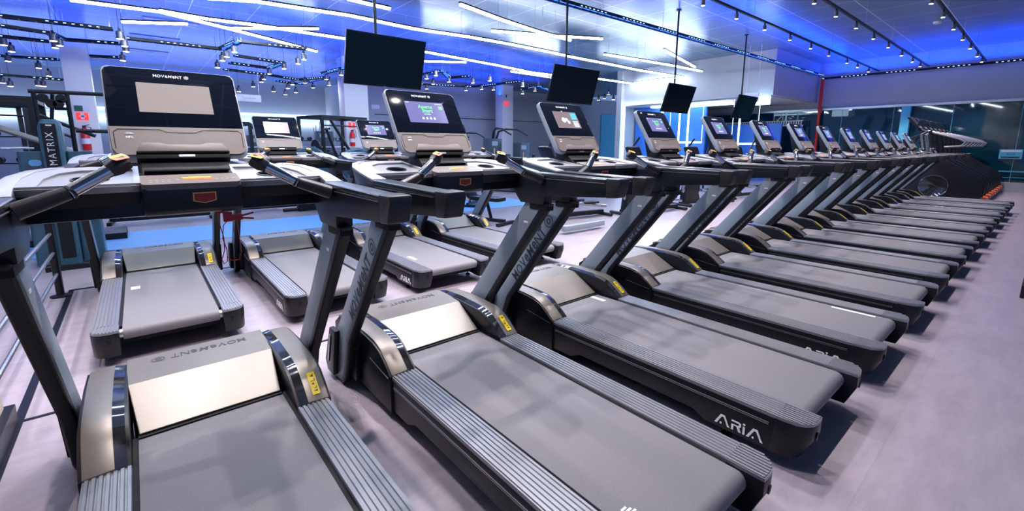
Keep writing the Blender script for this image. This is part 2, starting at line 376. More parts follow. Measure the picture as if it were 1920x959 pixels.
# ------------------------------------------------------------------ treadmill
def build_treadmill():
    R = empty('treadmill')
    # --- frames
    for s in (-1, 1):
        g = G()
        pr = [(-1.375, .066), (-1.375, .228), (.0, .228), (.0, .06), (-.16, .06), (-.24, .098), (-1.0, .098), (-1.06, .066)]
        g.prism(pr, 'x', s*.30, s*.422)
        front = [(0, .045), (0, .246), (.06, .292), (.13, .338), (.20, .357), (.30, .366), (.50, .371), (.72, .355), (.80, .30), (.82, .05)]
        g.prism(front, 'x', s*.30, s*.432)
        f = g.build('side_frame', 'dark', R, bevel=.003)
        g = G(); g.box(s*.421, s*.4245, -1.35, -.02, .196, .200).box(s*.421, s*.4245, -1.35, -.02, .188, .1905)
        g.build('trim_line', 'steel', f)
        g = G()
        g.prism([(.02, .235), (.25, .262), (.25, .258), (.02, .231)], 'x', s*.430, s*.436)
        g.build('shroud_crease', 'steel', f)
        if s < 0:
            # lettering ARIA with cut strokes
            g = G(); T = plane_m((-.4255, -1.115, .110), (0, -1, 0), (0, 0, 1))
            def bar(pts, x0):
                g.prism([(p[0]+x0, p[1]) for p in pts], 'z', 0, .0015, mtx=T)
            h = .052
            def A(x0):
                bar([(0, -h*.45), (.012, -h*.45), (.034, h*.35), (.042, h*.35), (.052, 0), (.062, 0), (.048, h*.55), (.028, h*.55)], x0)
                bar([(.044, 0), (.052, 0), (.066, -h*.45), (.054, -h*.45)], x0+.008)
                bar([(.026, -h*.40), (.034, -h*.40), (.034, -h*.22), (.026, -h*.22)], x0)
            A(0)
            bar([(0, h*.5), (.036, h*.5), (.044, h*.4), (.044, h*.1), (.036, 0), (.046, -h*.45), (.034, -h*.45), (.024, -.0), (.010, 0), (.010, h*.12), (.034, h*.12), (.034, h*.36), (0, h*.36)], .080)
            bar([(0, h*.10), (.010, h*.10), (.010, -h*.45), (0, -h*.45)], .080)
            bar([(0, h*.3), (.010, h*.3), (.010, -h*.45), (0, -h*.45)], .132); bar([(0, h*.6), (.010, h*.6), (.010, h*.42), (0, h*.42)], .132)
            A(.148)
            g.build('model_lettering', 'white', f, smooth=False)
    # --- deck and belt
    g = G(); g.box(-.298, .298, -1.30, .25, .085, .150); g.build('deck', 'black_matte', R)
    poly = [(.25, .238)]
    for k2 in range(9):
        t = PI/2 + PI*k2/8
        poly.append((-1.418+.042*math.cos(t), .196+.042*math.sin(t)))
    poly += [(.25, .154)]
    b = G().prism(poly, 'x', -.266, .266).build('belt', 'belt', R, ang=50)
    g = G()
    for s in (-1, 1):
        g.box(s*.266, s*.2845, -1.375, .22, .16, .231)
    g.build('belt_gap_strip', 'black_matte', R, smooth=False)
    g = G().lathe([(.030, -.285), (.030, .285)], (0, -1.418, .196), 'x', 14); g.build('rear_roller', 'steel', R)
    # --- ribbed rails
    for s in (-1, 1):
        n = 7; x0, x1 = .285, .421
        prof = [(x0, .228), (x0, .244)]
        wdt = (x1-x0)/n
        for k2 in range(n):
            a = x0+k2*wdt
            prof += [(a+wdt*.12, .250), (a+wdt*.62, .250), (a+wdt*.72, .245), (a+wdt*.98, .245)]
        prof += [(x1, .244), (x1, .228)]
        g = G().prism([(s*p, q) for p, q in prof], 'y', -1.373, .0)
        g.build('side_rail', 'rail', R, ang=20)
        # end cap
        top = [(.283, -1.373), (.283, -1.512), (.335, -1.514), (.372, -1.506), (.400, -1.486), (.417, -1.455), (.4245, -1.41), (.4245, -1.373)]
        bot = [(.286, -1.36), (.286, -1.468), (.335, -1.470), (.370, -1.464), (.396, -1.448), (.412, -1.425), (.4225, -1.39), (.4245, -1.36)]
        mid = [(.283, -1.373), (.283, -1.512), (.335, -1.514), (.372, -1.506), (.400, -1.486), (.417, -1.455), (.4245, -1.41), (.4245, -1.373)]
        g = G().loft([[(s*x, yq, .066) for x, yq in bot], [(s*x, yq, .175) for x, yq in mid], [(s*x, yq, .232) for x, yq in mid]])
        g.lathe([(.0115, -1.516), (.0115, -1.50)], (s*.335, 0, .17), 'y', 12)
        cap = g.build('end_cap', 'dark', R, bevel=.002)
        g = G().loft([[(s*x, yq, .2325) for x, yq in top], [(s*x, yq, .246) for x, yq in top]])
        for k2 in range(8):
            xa = .287+k2*.0172; xb = xa+.0095; xm = (xa+xb)/2
            # rear limit along outline
            for (pa, pb) in zip(top[1:-1], top[2:]):
                if pa[0] <= xm <= pb[0]:
                    t = (xm-pa[0])/max(1e-6, pb[0]-pa[0]); yl = pa[1]+t*(pb[1]-pa[1]); break
            g.box(s*xa, s*xb, yl+.004, -1.374, .246, .2505)
        g.build('cap_ribs', 'rail', cap, ang=20)
        g = G().lathe([(.012, -1.5155), (.012, -1.5165)], (s*.335, 0, .185), 'y', 14)
        g.build('axle_hole', 'black_matte', cap)
        # levelling foot
        g = G().lathe([(.006, .02), (.006, .08)], (s*.36, -1.15, 0), 'z', 8).lathe([(.024, 0), (.026, .012), (.010, .022)], (s*.36, -1.15, 0), 'z', 12)
        g.build('levelling_foot', 'dark', R)
    # --- motor hood
    prof_o = [(.205, .252, .262), (.456, .366, .287), (.60, .3745, .290), (.745, .374, .290), (.80, .33, .285), (.83, .10, .27)]
    loops = []
    for yq, z, hx in prof_o:
        loops.append([(-hx, yq, z), (hx, yq, z), (hx, max(yq, .3), .07), (-hx, max(yq, .3), .07)])
    g = G().loft(loops)
    hood = g.build('motor_hood', 'hood', R, bevel=.003, ang=8)
    g = G().box(-.266, .266, .188, .206, .232, .2445); g.build('hood_gap_strip', 'black_matte', R)  # dark of the gap drawn as a strip between hood and belt
    logo_movement('hood_logo', .40, plane_m((0, .655, .3752), (-1, 0, 0), (0, -1, .004)), 'darkprint', hood)
    # --- shoulder covers with gloss strip
    prof = [(0, .252), (.06, .298), (.13, .344), (.17, .360), (.215, .370), (.30, .376), (.50, .380), (.70, .368), (.76, .352)]
    for s in (-1, 1):
        g = G()
        for (xa, xb, dz, mi) in ((.332, .421, 0, 0),):
            loops = [[(s*xa, yq, z+.004), (s*xb, yq, z-.0), (s*xb, yq, z-.02), (s*xa, yq, z-.02)] for yq, z in prof]
            g.loft(loops)
        sh = g.build('shoulder_cover', 'hood', R, bevel=.003)
        g = G(); loops = [[(s*.296, yq+.0, z-.004), (s*.332, yq, z+.004), (s*.332, yq, z-.02), (s*.296, yq, z-.02)] for yq, z in prof]
        g.loft(loops); g.build('gloss_strip', 'chromedark', sh, ang=20)
        # inner side panel between hood and strip
        g = G(); pp = [(yq, z-.006) for yq, z in prof]+[(.76, .2), (0.0, .2)]
        g.prism(pp, 'x', s*.286, s*.2965); g.build('inner_panel', 'black', R)
        if s > 0:
            a = Vector((.376, .125, .3405)); d = Vector((0, -.075, -.052)).normalized()
            T = plane_m((.376, .068, .3065), (0, .80, .60), (-1, 0, -.04))
            lb = plate('caution_label', rrect(-.058, .058, -.0165, .0165, .004), [], .0015, T @ Matrix.Translation((0, 0, .0025)), 'yellow', sh)
            g = G()
            for kx, (xa, xb, ya, yb) in enumerate([(.030, .046, -.008, .008), (.010, .024, -.010, .010), (-.010, .004, -.002, .010), (-.028, -.018, -.010, .002), (-.045, -.034, -.009, .009)]):
                pts = [(xa, ya), (xb, ya), ((xa+xb)/2, yb)] if kx % 2 == 0 else [(xa, ya), (xb, ya), (xb, ya+.003), (xa+.003, ya+.003), (xa+.003, yb), (xa, yb)]
                g.prism(pts, 'z', .0026, .0030, mtx=T)
            g.build('label_print', 'darkprint', lb, smooth=False)
    # --- uprights
    for s in (-1, 1):
        fr = [(.055, .975), (-.035, 1.085), (-.180, 1.085), (.405, .335), (.50, .09), (.56, .012), (.72, .012), (.745, .06), (.60, .30)]
        g = G(); g.prism([(yq, z) for yq, z in fr], 'x', s*.497, s*.452)
        up = g.build('upright', 'grey', R, bevel=.006)
        # dark rear edge, rounded
        er = [(-.180, 1.085), (-.235, 1.085), (.372, .322), (.47, .07), (.52, .012), (.56, .012), (.50, .09), (.405, .335)]
        g = G(); g.prism(er, 'x', s*.500, s*.449); g.build('upright_rear_edge', 'dark', up, bevel=.010, seg=3)
        # base bracket
        br = [(.40, .335), (.54, .365), (.69, .12), (.66, .035), (.55, .035)]
        g = G(); g.prism([(yq, z) for yq, z in [(.52, .345), (.615, .345), (.735, .10), (.70, .04), (.60, .04), (.585, .11)]], 'x', s*.497, s*.527)
        bk = g.build('base_bracket', 'dark', R, bevel=.006)
        g = G(); g.prism([(.585, .30), (.60, .31), (.67, .12), (.655, .11)], 'x', s*.527, s*.533); g.build('bracket_slot', 'chromedark', bk, bevel=.001)
        g = G(); g.box(s*.43, s*.46, .40, .62, .06, .26); g.build('mounting_plate', 'dark', R, bevel=.004)
        if s > 0:
            g = G(); g.box(.4505, .452, -.055, -.02, .955, .968); g.build('serial_sticker', 'white', up, smooth=False)
        else:
            g = G(); g.box(-.452, -.4505, -.055, -.02, .955, .968); g.build('serial_sticker', 'white', up, smooth=False)
        # logo up the outer face
        d = Vector((0, -.585+.02, .75)).normalized()
        if s < 0:
            T = plane_m((-.4975, .128, .755), (0, d.y, d.z), (0, d.z, -d.y))
            # readable from outside (looking toward +x): x axis goes up the post
            if Vector((0, d.y, d.z)).cross(Vector((0, d.z, -d.y))).x > 0:
                T = plane_m((-.4982, .128, .755), (0, d.y, d.z), (0, -d.z, d.y)); T = plane_m((-.4982, .128, .755), (0, d.y, d.z), (0, d.z, -d.y))
            logo_movement('upright_logo', .60, plane_m((-.4984, .138, .735), (0, d.y, d.z), Vector((-1, 0, 0)).cross(Vector((0, d.y, d.z)))), 'darkprint', up)
        else:
            logo_movement('upright_logo', .60, plane_m((.4984, .138, .735), (0, -d.y, -d.z), Vector((1, 0, 0)).cross(Vector((0, -d.y, -d.z)))), 'darkprint', up)
    # --- handrails
    for s in (-1, 1):
        ol = [(.07, 1.235), (.085, 1.165), (.0, 1.078), (-.20, 1.078), (-.205, 1.128), (-.63, 1.160), (-.64, 1.238), (-.12, 1.245)]
        g = G(); g.prism(ol, 'x', s*.440, s*.510)
        hr = g.build('handrail', 'black', R, bevel=.008)
        pad = [(-.09, 1.240), (-.64, 1.232), (-.64, 1.252), (-.12, 1.262), (-.09, 1.258)]
        g = G(); g.prism(pad, 'x', s*.436, s*.514); g.build('handrail_pad', 'pad', hr, bevel=.010, seg=3)
        tip = [(-.636, 1.158), (-.700, 1.163), (-.724, 1.235), (-.720, 1.256), (-.636, 1.257)]
        g = G(); g.prism(tip, 'x', s*.436, s*.515); g.build('handrail_tip', 'rubber', hr, bevel=.009, seg=3)
        g = G(); g.box(s*.4355, s*.4395, -.63, -.12, 1.229, 1.232).box(s*.5105, s*.5145, -.63, -.12, 1.229, 1.232); g.build('seam_line', 'steel', hr, smooth=False)
        # collar below
        g = G(); g.box(s*.4465, s*.5025, -.222, -.075, 1.045, 1.082); g.build('upright_collar', 'black_matte', hr, bevel=.006)
        # sensor grip
        J = Vector((s*.432, -.190, 1.226)); K = Vector((s*.320, -.165, 1.270)); E = Vector((s*.222, -.125, 1.332))
        g = G(); g.tube([J, J.lerp(K, .5), K], [.026, .024, .021], 12)
        gr = g.build('grip', 'rubber', R)
        g = G(); g.tube([K, K.lerp(E, .5), E], [.020, .021, .020], 12); g.build('pulse_sensor', 'chrome', gr)
        g = G(); g.tube([K+(K-J)*.02, K+(E-K)*.08], [.0235, .0225], 12); g.build('sensor_ring', 'black', gr)
        D = (E-K).normalized()
        e2 = E + D*.055
        side = Vector((0, 1, 0))
        g = G(); g.tube([E-D*.005, E+D*.02, e2], [.023, .030, .026], 6); ec = g.build('grip_end', 'rubber', gr, bevel=.004)
        # coloured touch label on top of the end
        cx = E + D*.035; nrm = (Vector((0, -.45, 1))).normalized(); xx = D - nrm*D.dot(nrm)
        T = plane_m(cx + nrm*.0265, xx, nrm.cross(xx))
        a = plate('start_label', [(-.025, .001), (.022, .001), (.018, .018), (-.020, .018)], [], .0015, T, 'green', ec)
        bq = plate('stop_label', [(-.025, -.001), (.022, -.001), (.018, -.018), (-.020, -.018)], [], .0015, T, 'redorange', ec)
    # --- console cross beam
    g = G(); g.prism([(.035, 1.245), (.030, 1.160), (.20, 1.150), (.26, 1.20), (.27, 1.25)], 'x', -.445, .445)
    g.build('cross_beam', 'black', R, bevel=.006)
    g = G(); g.prism([(-.030, 1.262), (-.022, 1.178), (.0, 1.160), (.15, 1.150), (.15, 1.268)], 'x', -.150, .150)
    cb = g.build('console_box', 'black', R, bevel=.008)
    T = plane_m((.028, -.0285, 1.220), (1, 0, 0), (0, -.09, 1))
    bo = [(-.036, .020), (.036, .020), (.036, -.012), (0.0, -.021), (-.036, -.012)]
    bi = [(-.032, .016), (.032, .016), (.032, -.009), (0.0, -.0175), (-.032, -.009)]
    bd = plate('warning_badge', bo, [], .002, T @ Matrix.Translation((0, 0, .001)), 'gold', cb)
    b2 = plate('badge_field', bi, [], .002, T @ Matrix.Translation((0, 0, .0016)), 'maroon', bd)
    # --- control panel
    T = plane_m((0, .022, 1.289), (1, 0, 0), (0, 1, .24))
    cp = plate('control_panel', rrect(-.150, .150, -.058, .055, [.004, .004, .018, .018]), [], .022, T, 'taupe', R)
    g = G()
    for k2 in range(4):
        for j in range(2): g.prism(rrect(-.128+k2*.018, -.118+k2*.018, -.035+j*.022, -.028+j*.022, .002), 'z', 0, .0006, mtx=T)
    for k2 in range(4): g.prism(rrect(.070+k2*.018, .079+k2*.018, -.02, -.012, .002), 'z', 0, .0006, mtx=T)
    g.lathe([(.006, 0), (.006, .0006)], (-.045, -.012, 0), 'z', 10, mtx=T)
    g.build('button_icons', 'tray', cp, smooth=False)
    plate('start_label', [(-.030, .004), (.060, .004), (.060, .016), (.0, .020), (-.030, .016)], [], .0014, T @ Matrix.Translation((0, 0, .0008)), 'green', cp)
    plate('stop_label', [(-.028, -.018), (.068, -.018), (.068, .002), (-.028, .002)], [], .0014, T @ Matrix.Translation((0, 0, .0008)), 'redorange', cp)
    # --- trays and side wings
    for s in (-1, 1):
        slope = .13
        T = plane_m((0, 0, 1.272), (1, 0, 0), (0, 1, slope))
        ou = [(.150, .0), (.455, .0), (.452, .15), (.43, .27), (.37, .345), (.30, .36), (.150, .36)]
        cup = ring_pts((.285, .135), .048, 20)
        ou = [(s*x, yq) for x, yq in ou]; cup = [(s*x, yq) for x, yq in cup]
        tr = plate('tray', ou, [cup], .022, T, 'tray2', R)
        # raised rim
        inn = [(.168, .018), (.405, .018), (.400, .14), (.37, .24), (.32, .285), (.168, .295)]
        inn = [(s*x, yq) for x, yq in inn]
        plate('tray_rim', [(s*x, yq) for x, yq in [(.150, .008), (.46, .008), (.452, .15), (.43, .27), (.37, .345), (.30, .36), (.150, .36)]], [inn], .008, T @ Matrix.Translation((0, 0, .008)), 'tray', tr)
        g = G(); g.lathe([(.047, .004), (.052, .004), (.052, 0), (.046, -.002), (.044, -.085), (.001, -.087)], (s*.285, .135, 0), 'z', 20, mtx=T, cap=False)
        g.build('cup_holder', 'dark', tr)
        g = G(); g.loft([[(s*.16, .04, 1.19), (s*.43, .04, 1.19), (s*.41, .28, 1.20), (s*.16, .30, 1.20)], [(s*.152, .006, 1.25), (s*.45, .006, 1.25), (s*.42, .31, 1.29), (s*.152, .345, 1.295)]])
        g.build('tray_underside', 'dark', R, bevel=.004)
        # side wing
        topl = [(.452, .0, 1.281), (.452, .15, 1.302), (.43, .27, 1.318), (.36, .352, 1.328), (.40, .345, 1.328), (.455, .285, 1.322), (.492, .19, 1.308), (.510, .05, 1.288), (.513, -.095, 1.263), (.445, -.095, 1.263)]
        botl = [(.450, .0, 1.20), (.445, .13, 1.20), (.42, .24, 1.215), (.36, .33, 1.24), (.39, .33, 1.24), (.445, .26, 1.225), (.480, .17, 1.20), (.497, .05, 1.17), (.505, -.08, 1.235), (.445, -.08, 1.235)]
        g = G(); g.loft([[(s*a_, b_, c_) for a_, b_, c_ in botl], [(s*a_, b_, c_-.012) for a_, b_, c_ in topl]])
        wg = g.build('side_wing', 'shroud', R, bevel=.003)
        g = G(); g.loft([[(s*a_, b_, c_-.012) for a_, b_, c_ in topl], [(s*a_, b_, c_) for a_, b_, c_ in topl]]); g.build('wing_top', 'tray', wg, bevel=.003)
    # --- neck and phone shelf
    g = G(); g.prism([(.075, 1.27), (.10, 1.295), (.175, 1.352), (.24, 1.385), (.32, 1.30), (.32, 1.22), (.1, 1.22)], 'x', -.142, .142)
    g.build('console_neck', 'black_matte', R, bevel=.006)
    g = G(); g.prism([(.105, 1.312), (.20, 1.322), (.20, 1.328), (.105, 1.317)], 'x', -.135, .135); g.build('phone_shelf', 'black', R, bevel=.002)
    # --- console
    U = Vector((0, .53, .848)); N = Vector((0, -.848, .53))
    T = plane_m((0, .170, 1.368), (1, 0, 0), U)
    def at(o, n=0): return T @ Matrix.Translation((0, 0, n))
    body = rrect(-.222, .222, 0, .415, [.026, .026, .040, .040], 6)
    back = rrect(-.206, .206, .02, .395, .03, 6)
    g = G(); g.loft([[(x, v, -.050) for x, v in back], [(x, v, -.030) for x, v in body], [(x, v, -.003) for x, v in body]], mtx=T)
    cs = g.build('console', 'grey', R, bevel=.002)
    gl = [( .2175, .132), (.2175, .385), (.2095, .403), (.192, .410), (-.192, .410), (-.2095, .403), (-.2175, .385), (-.2175, .132)]
    g = G(); g.prism(gl, 'z', -.004, .0015, mtx=T); gp = g.build('glass_front', 'glass', cs, bevel=.001)
    lw = [(.2175, .130), (-.2175, .130), (-.215, .035), (-.205, .015), (-.185, .006), (-.150, .006), (-.145, .020), (.145, .020), (.150, .006), (.185, .006), (.205, .015), (.215, .035)]
    lwp = plate('lower_panel', lw, [], .008, at(0, .004), 'taupe', cs)
    g = G()
    g.tube([T @ Vector(p) for p in [(-.205, .035, .0045), (-.207, .105, .0045), (-.195, .118, .0045), (-.070, .118, .0045), (-.045, .105, .0045), (.045, .105, .0045), (.070, .118, .0045), (.195, .118, .0045), (.207, .105, .0045), (.205, .035, .0045)]], .0012, 5)
    g.build('panel_groove', 'dark', lwp)
    g = G(); g.prism([(-.150, .014), (-.130, .052), (-.075, .052), (-.055, .044), (.055, .044), (.075, .052), (.128, .052), (.150, .014)], 'z', .003, .016, mtx=T)
    g.build('shelf_lip', 'taupe', lwp, bevel=.003)
    g = G(); g.prism([(-.150, -.012), (.150, -.012), (.150, .016), (-.150, .016)], 'z', -.04, .006, mtx=T); sl = g.build('phone_slot', 'black_matte', cs, bevel=.003)
    g = G(); g.prism(rrect(-.022, .030, -.006, .004, .002), 'z', .006, .0075, mtx=T); g.build('port_cover', 'steel', sl)
    # bars of the radio icon above three letters
    g = G()
    for rr in (.010, .015):
        pts = [(rr*math.sin(a*.26)-.162, .092+rr*.6*math.cos(a*.26), .0052) for a in range(-4, 5)]
        g.tube([T @ Vector(p) for p in pts], .0012, 5)
    ic = g.build('contactless_icon', 'white', lwp)
    text_mesh('icon_letters', 'NFC', .012, at(0, .0046) @ Matrix.Translation((-.162, .083, 0)), 'white', ic, off=.0004, th=.0003)
    logo_movement('console_logo', .118, at(0, .0022) @ Matrix.Translation((-.004, .378, 0)), 'white', gp)
    # rear support arm of the console
    g = G(); g.prism([(.26, 1.40), (.37, 1.58), (.42, 1.58), (.38, 1.40), (.34, 1.25), (.22, 1.25)], 'x', -.06, .06); g.build('rear_support', 'dark', R, bevel=.01)
    return R, T, cs
TM, CT, CONSOLE = build_treadmill()
tm_tree = build_tree(TM)

def console_of(root):
    for c in kids(root):
        if c.name.split('.')[0] == 'console': return c
SCR = {}
def screen_mesh(kind):
    """the display with what it shows, as objects parented later"""
    if kind in SCR: return SCR[kind]
    T = CT
    m = {'blank': 'scr_reflect', 'start': 'scr_violet', 'menu': 'scr_brown', 'pale': 'scr_pale'}[kind]
    o = plate('display', rrect(-.122, .122, .200, .340, .002), [], .001, T @ Matrix.Translation((0, 0, .0024)), m, None)
    subs = []
    def tm(s, size, x, v, mm, off=0.0):
        subs.append(text_mesh('display_text', s, size, T @ Matrix.Translation((x, v, .0028)), mm, o, off=off, th=.0001))
    if kind in ('start', 'pale'):
        tm('Aperte', .032, 0, .306, 'scr_green', .0003)
        tm('Start', .034, .006, .279, 'scr_green', .0007)
        if kind == 'start':
            g = G()
            for i in range(4): g.prism([(-.040+i*.024, .222), (-.028+i*.024, .222), (-.028+i*.024, .232), (-.034+i*.024, .240), (-.040+i*.024, .232)], 'z', .0026, .0029, mtx=T)
            g.prism(rrect(-.022, .022, .256, .259, .001), 'z', .0026, .0029, mtx=T)
            for i in range(5): g.prism(rrect(.068+i*.009, .074+i*.009, .326, .331, .001), 'z', .0026, .0029, mtx=T)
            g.prism(rrect(-.115, -.095, .331, .334, .001), 'z', .0026, .0029, mtx=T)
            subs.append(g.build('display_icons', 'scr_white', o, smooth=False))
            g = G(); g.prism(rrect(.088, .096, .293, .313, .001), 'z', .0026, .0029, mtx=T).prism(rrect(.100, .110, .293, .313, .001), 'z', .0026, .0029, mtx=T)
            subs.append(g.build('display_marks', 'scr_green', o, smooth=False))
    if kind == 'menu':
        g = G(); g.prism(ring_pts((-.035, .268), .022, 14), 'z', .0026, .0029, mtx=T).prism(ring_pts((-.004, .272), .013, 10), 'z', .0026, .0029, mtx=T).prism(ring_pts((.010, .250), .014, 10), 'z', .0026, .0029, mtx=T)
        for i in range(5): g.prism(rrect(.054, .108, .210+i*.011, .217+i*.011, .001), 'z', .0026, .0029, mtx=T)
        subs.append(g.build('display_icons', 'scr_white', o, smooth=False))
        g = G(); g.prism(rrect(.054, .112, .275, .33, .002), 'z', .0025, .0028, mtx=T)
        subs.append(g.build('display_panel', 'scr_cyan', o, smooth=False))
    SCR[kind] = build_tree(o)
    return SCR[kind]

FRONT_SCREEN = ['blank', 'start', 'menu', 'start', 'start', 'start'] + ['start']*7
front_labels = [
 'nearest treadmill of the front row, blank grey display, cut off by the bottom left corner',
 'second treadmill of the front row, violet start screen under the largest hanging television',
 'third treadmill of the front row, display showing a brown menu picture',
 'fourth treadmill of the front row, its console just before the white lit doorway frame',
 'fifth treadmill of the front row, its console right of the lit doorway frame',
 'sixth treadmill of the front row, its console below the edge-on hanging television',
 'seventh treadmill of the front row, counted from the nearest one',
 'eighth treadmill of the front row, its console just left of the red pipe',
 'ninth treadmill of the front row, its console just right of the red pipe',
 'tenth treadmill of the front row, fourth from the far end',
 'eleventh treadmill of the front row, third from the far end',
 'twelfth treadmill of the front row, last but one',
 'farthest treadmill of the front row, nearest to the stair climbers']
DX = 1.1532
treads = []
for i in range(13):
    r = TM if i == 0 else copy_tree(tm_tree)
    r.location = (i*DX, i*-.0101, 0)
    tag(r, front_labels[i], 'treadmill', 'treadmills of the front row')
    treads.append((r, FRONT_SCREEN[i]))
back_labels = ['leftmost treadmill of the rear row, deck seen under the nearest console beam',
 'second treadmill of the rear row, pale display with a bright reflection',
 'third treadmill of the rear row, its small console left of the violet start screen',
 'fourth treadmill of the rear row, its end cap showing behind the slanted upright']
BX, BY, BROT, BDX = -.0561, 3.1413, -.0073, 1.129
for i in range(4):
    r = copy_tree(tm_tree)
    r.location = (BX + math.cos(BROT)*i*BDX, BY + math.sin(BROT)*i*BDX, 0); r.rotation_euler = (0, 0, BROT)
    tag(r, back_labels[i], 'treadmill', 'treadmills of the rear row')
    treads.append((r, ['start', 'pale', 'start', 'start'][i]))
protos = {}
for kd in ('blank', 'start', 'menu', 'pale'): protos[kd] = screen_mesh(kd)
def belt_label(root, x, y_, w_, l_, stripes=False):
    bl = [c for c in kids(root) if c.name.split('.')[0] == 'belt'][0]
    g = G()
    if stripes:
        for q_, ww in enumerate((.012, .022, .030, .030, .022, .012)): g.box(x-ww, x+ww, y_-q_*.013-.008, y_-q_*.013, .2381, .2386)
    else: g.box(x-w_, x+w_, y_-l_, y_+l_, .2381, .2388)
    return g.build('belt_sticker', 'sign', bl, smooth=False)
belt_label(treads[13][0], -.200, -.42, .030, .045); belt_label(treads[15][0], -.21, -.95, .020, .085); belt_label(treads[2][0], .19, .12, .018, .065, False)
belt_label(treads[1][0], -.205, -1.262, .03, .03, True); belt_label(treads[3][0], .235, -1.22, .014, .13)
used = set()
for r, kd in treads:
    c = console_of(r)
    if kd not in used:
        protos[kd][0].parent = c; used.add(kd)
    else: copy_tree(protos[kd], c)

# red safety clip and cord under the nearest console
g = G()
g.box(.085, .115, .02, .04, 1.115, 1.152).box(.115, .15, .02, .04, 1.118, 1.140).tube([(.15, .03, 1.133), (.19, .03, 1.142)], .004, 6).tube([(.15, .03, 1.124), (.19, .03, 1.118)], .004, 6)
g.box(.058, .09, .02, .035, 1.150, 1.158)
pts = [(.07, .03, 1.15), (.072, .03, 1.10), (.080, .03, 1.05), (.078, .03, 1.00), (.066, .03, .965), (.072, .03, .945), (.084, .03, .955), (.086, .03, 1.00), (.076, .03, 1.05), (.083, .03, 1.10), (.10, .03, 1.12)]
g.tube(pts, .0018, 6); g.tube([(.084, .03, .975), (.10, .03, .955), (.125, .03, .955), (.135, .03, .99), (.130, .03, 1.12)], .0016, 6)
tag(g.build('safety_clip', 'redplastic', None), 'red safety clip with looped cord hanging under the nearest console', 'clip')

# ------------------------------------------------------------------ hanging televisions
def television(x0, x1, z0, z1, Y, lab, polex, tilt=.30):
    cx, cz = (x0+x1)/2, (z0+z1)/2; w2, h2 = (x1-x0)/2, (z1-z0)/2/math.cos(tilt)
    r = empty('television', (cx, Y, cz))
    Q = Matrix.Rotation(tilt, 4, 'X')
    g = G(); g.box(-w2, w2, 0, .035, -h2, h2, mtx=Q); b = g.build('casing', 'black', r, bevel=.004)
    g = G(); g.box(-w2+.008, w2-.008, -.004, .0, -h2+.014, h2-.008, mtx=Q); p = g.build('screen_panel', 'tvface', r)
    g = G(); g.box(-.02, .02, -.006, -.003, -h2+.003, -h2+.010, mtx=Q); g.build('standby_mark', 'steel', r)
    g = G(); g.box(-.16, .16, .035, .07, -.12, .16, mtx=Q); g.build('tilt_mount', 'dark', r)
    g = G(); g.tube([(polex, .09, -.1), (polex, .09, CEIL-cz)], .022, 10); g.lathe([(.06, CEIL-cz-.02), (.06, CEIL-cz)], (polex, .09, 0), 'z', 14)
    g.build('ceiling_pole', 'dark', r)
    return tag(r, lab, 'television', 'televisions hanging on poles')
television(2.10, 3.24, 2.22, 2.87, 4.05, 'largest black television hanging from a pole above the second treadmill', -.10)
television(5.86, 7.12, 2.22, 2.87, 4.05, 'black television on a pole, second from the left, above the third treadmill', -.15)
television(9.66, 10.90, 2.22, 2.87, 4.05, 'black television on a pole, third from the left, in front of the lit doorway', -.1)
television(13.35, 14.6, 2.22, 2.87, 4.05, 'smallest black television on a pole, last of the four, near the pink sign', -.1)

# ------------------------------------------------------------------ ceiling lights: LED tubes
def led_tube(a, b, lab):
    a = Vector(a); b = Vector(b); d = b-a; L = d.length
    r = empty('led_tube', tuple(a), 0); dn = d.normalized()
    T = plane_m((0, 0, 0), dn, Vector((0, 0, 1)).cross(dn))
    g = G(); g.box(0, L, -.028, .028, .02, .05, mtx=T); g.build('housing', 'dark', r)
    g = G(); g.prism([(-.024, .02), (.024, .02), (.026, -.008), (.014, -.024), (-.014, -.024), (-.026, -.008)], 'x', .012, L-.012, mtx=T)
    g.build('diffuser', 'tube', r)
    for t in (.12, .88):
        p = dn*L*t
        g = G(); g.tube([(p.x, p.y, .05), (p.x, p.y, CEIL-a.z)], .003, 5); g.build('suspension_wire', 'steel', r)
    return tag(r, lab, 'ceiling light', 'white LED tubes under the ceiling')

